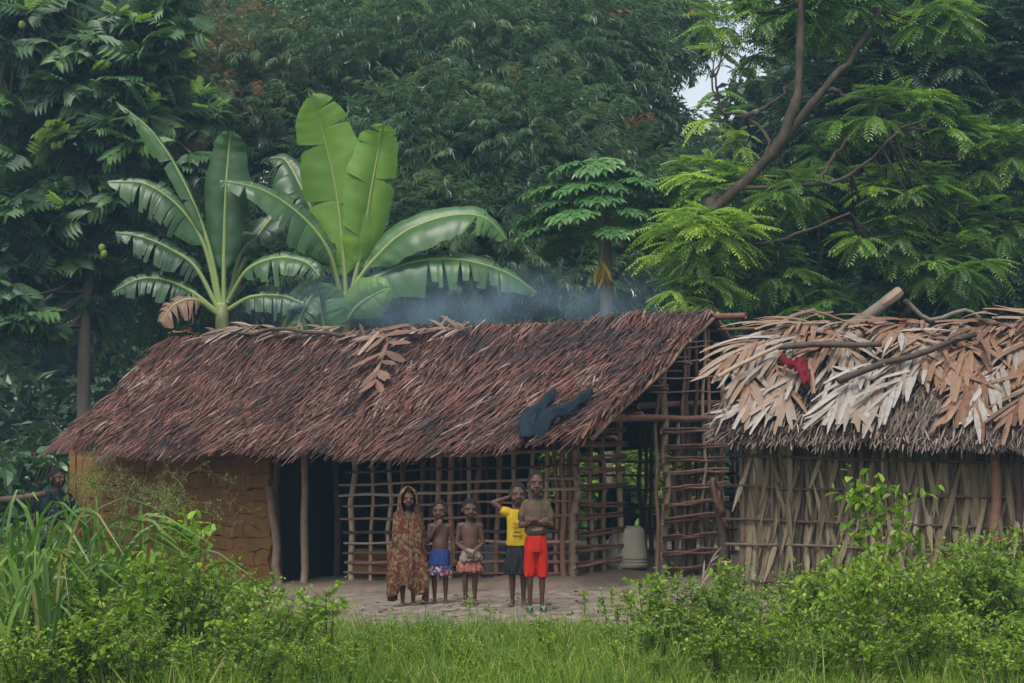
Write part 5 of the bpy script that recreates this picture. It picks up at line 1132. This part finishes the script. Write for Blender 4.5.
# tall blade grass at the left
def tall_grass(px, Y, n, hmin, hmax, label, lean=(.25, 0), wmax=.03, mat='tallgrass'):
    p = P(px, 440, Y); p[2] = gz(p[0], p[1]) - .02; t_ = thing('tall_grass', p, label, 'grass', 'tall grass tufts at the left'); mb = MB()
    for i in range(n):
        b = p + np.array((random.gauss(0, .16), random.gauss(0, .16), 0)); L = random.uniform(hmin, hmax); a = random.uniform(0, 2 * PI); o_ = np.array((math.cos(a) + lean[0], math.sin(a) * .6 + lean[1], 0)) * random.uniform(.15, .6) * L
        c = curve([b, b + o_ * .25 + UP * L * .6, b + o_ * .7 + UP * L * .92, b + o_ * 1.35 + UP * L * random.uniform(.55, .9)], 10); t = norm(np.gradient(c, axis=0)); sd = norm(np.cross(t, rsph(1)[0] + np.array((0, -1, 0)))); w = wmax * random.uniform(.6, 1.2) * np.sin(np.linspace(.25, 1, 10) * PI * .98) ** .6
        nn = np.cross(sd, t); mb.grid(np.stack([c - sd * w[:, None] / 2, c - nn * w[:, None] * .12, c + sd * w[:, None] / 2], 1), min(max(random.gauss(.5, .25), 0), 1))
    mb.build('blades', M[mat], t_)
for px, Y, n, a, b_, lab in ((10, 11.0, 34, .8, 1.45, 'tall blade grass tuft at the left edge'), (50, 11.2, 34, .7, 1.4, 'tall arching grass tuft hiding the seated adult'), (95, 11.4, 26, .6, 1.35, 'arching grass tuft right of the seated adult'), (130, 11.8, 18, .6, 1.3, 'grass tuft with long blades bending toward the mud wall'), (30, 10.3, 40, .6, 1.1, 'lower grass tuft in the bottom left corner')):
    tall_grass(px, Y, n, a, b_, lab)
# seeding grass with fine panicles in front of the mud wall
for px, Y, n, h, lab in ((110, 12.6, 11, 1.3, 'seeding grass with pale panicles left of the mud wall'), (140, 12.8, 9, 1.35, 'tallest seeding grass with drooping pale panicles before the mud wall'), (172, 13.2, 5, 1.2, 'seeding grass with pale panicles below the thatch eave'), (80, 13.0, 12, 1.45, 'seeding grass at the left corner of the thatch')):
    p = P(px, 440, Y); p[2] = gz(p[0], p[1]); t_ = thing('seeding_grass', p, lab, 'grass', 'seeding grasses before the mud wall'); mb = MB(); sd = MB(); pos = []
    for i in range(n):
        a = random.uniform(0, 6.3); o_ = np.array((math.cos(a) + .35, math.sin(a) * .5, 0)) * random.uniform(.1, .32); hh = h * random.uniform(.75, 1.05); c = curve([p, p + o_ * .3 + UP * hh * .6, p + o_ * 1.0 + UP * hh, p + o_ * 1.9 + UP * hh * .93], 12); mb.tube(c, np.linspace(.003, .0012, 12), 3, random.random(), False)
        for j in range(7, 12):
            for k in range(5):
                d = norm(rng.normal(0, 1, 3) + (0, 0, -.2)); e = c[j] + d * random.uniform(.04, .13); mb.tube(np.array([c[j], (c[j] + e) / 2 + UP * .01, e]), .001, 3, .5, False)
                for q in np.linspace(.35, 1, 4): pos.append(c[j] + (e - c[j]) * q)
    mb.build('stalks', M['tallgrass'], t_); pos = np.array(pos); x, y, z = fr(rsph(len(pos)) + (0, 0, -.6)); sd.scatter(LF_V, LF_F, pos, x, y, z, .006, rng.uniform(.01, .018, len(pos)), .01); sd.build('panicles', M['seed'], t_)

# low grass and weeds: stuff
mb = MB(); N = 46000; X = []; Yg = []
while len(X) < N:
    y = random.uniform(9.3, 16.0) if random.random() < .93 else random.uniform(16, 24); x = random.uniform(-.36, .36) * y
    yard = 14.3 + .55 * nz((x * .9, 0, 2)) - .25 * math.exp(-((x - .2) / 1.4) ** 2)
    edge = (y - yard) / .7
    if abs(x / y) > .06 and y > 13.2 and random.random() < .6: continue
    if -1.9 < x < 2.3 and random.random() < min(1, max(0, edge + .5)) * .985: continue
    if y > 15 and (x > -3.0) : continue
    if nz((x * 1.4, y * 1.4, 6)) < -.25 and random.random() < .6: continue
    X.append(x); Yg.append(y)
X, Yg = np.array(X), np.array(Yg); Zg = np.array([gz(a, b_) for a, b_ in zip(X, Yg)])
pos = np.stack([X, Yg, Zg - .01], -1); d = norm(rng.normal(0, .38, (N, 3)) * (1, 1, 0) + UP); ln = (rng.gamma(4, .034, N) + .03) * np.clip((15.2 - Yg) / 2.2, .35, 1)
ln *= np.array([1 + .9 * nz((a * 1.1, b_ * 1.1, 3)) for a, b_ in zip(X, Yg)]); x, y, z = fr(d, rsph(N))
GB_V = [(-.5, 0, 0), (.5, 0, 0), (-.4, .5, .05), (.4, .5, .05), (0, 1, .28)]; GT = [(0, 1, 3), (0, 3, 2), (2, 3, 4)]
mb.scatter(GB_V, GT, pos, x, y, z, rng.uniform(.005, .011, N), ln, ln, np.clip(rng.normal(.48, .24, N) + .45 * np.array([nz((a * .8, b_ * .8, 9)) for a, b_ in zip(X, Yg)]), 0, 1))
n2 = 9000; ix = rng.integers(0, N, n2); pw = pos[ix] + UP * rng.uniform(.03, .17, n2)[:, None]; x, y, z = fr(norm(rsph(n2) * (1, 1, .3)), UP + rng.normal(0, .3, (n2, 3))); l = rng.uniform(.02, .05, n2); mb.scatter(LM_V, LM_F, pw, x, y, z, l * .6, l, l, np.clip(rng.normal(.4, .2, n2), 0, 1))
tag(mb.build('grass', M['grass']), 'short bright grass and weeds across the foreground', 'grass', kind='stuff')
random.seed(77)
for k in range(34):
    Y = random.uniform(10.4, 12.3); px = random.uniform(330, 620); plant(k, px, Y, random.uniform(.16, .38), 'low leafy weed among the short foreground grass', 'weeds in the foreground grass', 'grass_weed', SPRIG + SHR[:2], .6)
# stray yard weeds and litter
mb = MB(); n = 260; X = rng.uniform(-3, 3.4, n); Yg = rng.uniform(14.4, 17.6, n); pos = np.stack([X, Yg, [gz(a, b_) + .008 for a, b_ in zip(X, Yg)]], -1); x, y, z = fr(norm(rsph(n) * (1, 1, .1)), UP + rng.normal(0, .3, (n, 3))); l = rng.uniform(.03, .11, n); mb.scatter(LM_V, LM_F, pos, x, y, z, l * .4, l, l, rng.uniform(0, 1, n))
tag(mb.build('leaf_litter', M['brownleaf']), 'dry leaf scraps scattered over the earth yard', 'leaf litter', kind='stuff')
mb = MB()
for i in range(130):
    a, b_ = random.uniform(-3, 3.2), random.uniform(14.5, 17.4); s_ = random.uniform(.008, .03); mb.ell((a, b_, gz(a, b_) + s_ * .3), s_ * random.uniform(.8, 1.5), s_, s_ * .6, 7, 5, random.random())
tag(mb.build('pebbles', M['plinth']), 'small stones and clods on the earth yard', 'pebbles', kind='stuff')
for k, (px, py, Y) in enumerate(((585, 600, 15.0), (492, 612, 14.6), (655, 588, 17.0), (470, 590, 15.2), (612, 592, 15.6), (700, 590, 15.2))):
    plant(k, px, Y, random.uniform(.16, .3), 'small weed sprouting from the trodden yard', 'weeds in the yard', 'yard_weed', SPRIG, .6)

# ------------------------------------------------------------------ air
def volume_obj(name, verts_mb, density, color, label, cat, noise_scale=None, aniso=.2):
    m = bpy.data.materials.new(name); m.use_nodes = True; nt = m.node_tree; nt.nodes.clear(); o_ = nt.nodes.new('ShaderNodeOutputMaterial'); v = nt.nodes.new('ShaderNodeVolumePrincipled')
    v.inputs['Color'].default_value = (*color, 1); v.inputs['Density'].default_value = density; v.inputs['Anisotropy'].default_value = aniso; nt.links.new(v.outputs[0], o_.inputs['Volume'])
    ob = verts_mb.build(name, m); tag(ob, label, cat, kind='stuff')
    return ob, nt, v
mb = MB(); mb.box((0, 30, 12), 120, 100, 28)
volume_obj('haze', mb, .0016, (.42, .74, 1.0), 'thin bluish mist between the trees', 'haze')
mb = MB(); sc_c = P(490, 306, 24.2)
mb.ell(sc_c, 4.6, 1.0, .8, 20, 12)
so, nt, v = volume_obj('smoke', mb, .6, (.5, .76, 1.0), 'thin blue cooking smoke drifting over the thatched ridge', 'smoke')
tc = nt.nodes.new('ShaderNodeTexCoord'); n = nt.nodes.new('ShaderNodeTexNoise'); n.inputs['Scale'].default_value = 1.1; n.inputs['Detail'].default_value = 3; n.inputs['Distortion'].default_value = .6
nt.links.new(tc.outputs['Object'], n.inputs['Vector']); mp = nt.nodes.new('ShaderNodeMapping'); mp.inputs['Location'].default_value = tuple(-sc_c * np.array((1 / 4.6, 1 / 1.0, 1 / .8))); mp.inputs['Scale'].default_value = (1 / 4.6, 1 / 1.0, 1 / .8)
nt.links.new(tc.outputs['Object'], mp.inputs[0]); gr = nt.nodes.new('ShaderNodeTexGradient'); gr.gradient_type = 'QUADRATIC_SPHERE'; nt.links.new(mp.outputs[0], gr.inputs[0])
r1 = nt.nodes.new('ShaderNodeMapRange'); r1.inputs[1].default_value = .38; r1.inputs[2].default_value = .7; r1.inputs[4].default_value = 2.0; nt.links.new(n.outputs['Fac'], r1.inputs[0])
mu = nt.nodes.new('ShaderNodeMath'); mu.operation = 'MULTIPLY'; nt.links.new(r1.outputs[0], mu.inputs[0]); nt.links.new(gr.outputs['Fac'], mu.inputs[1]); nt.links.new(mu.outputs[0], v.inputs['Density'])
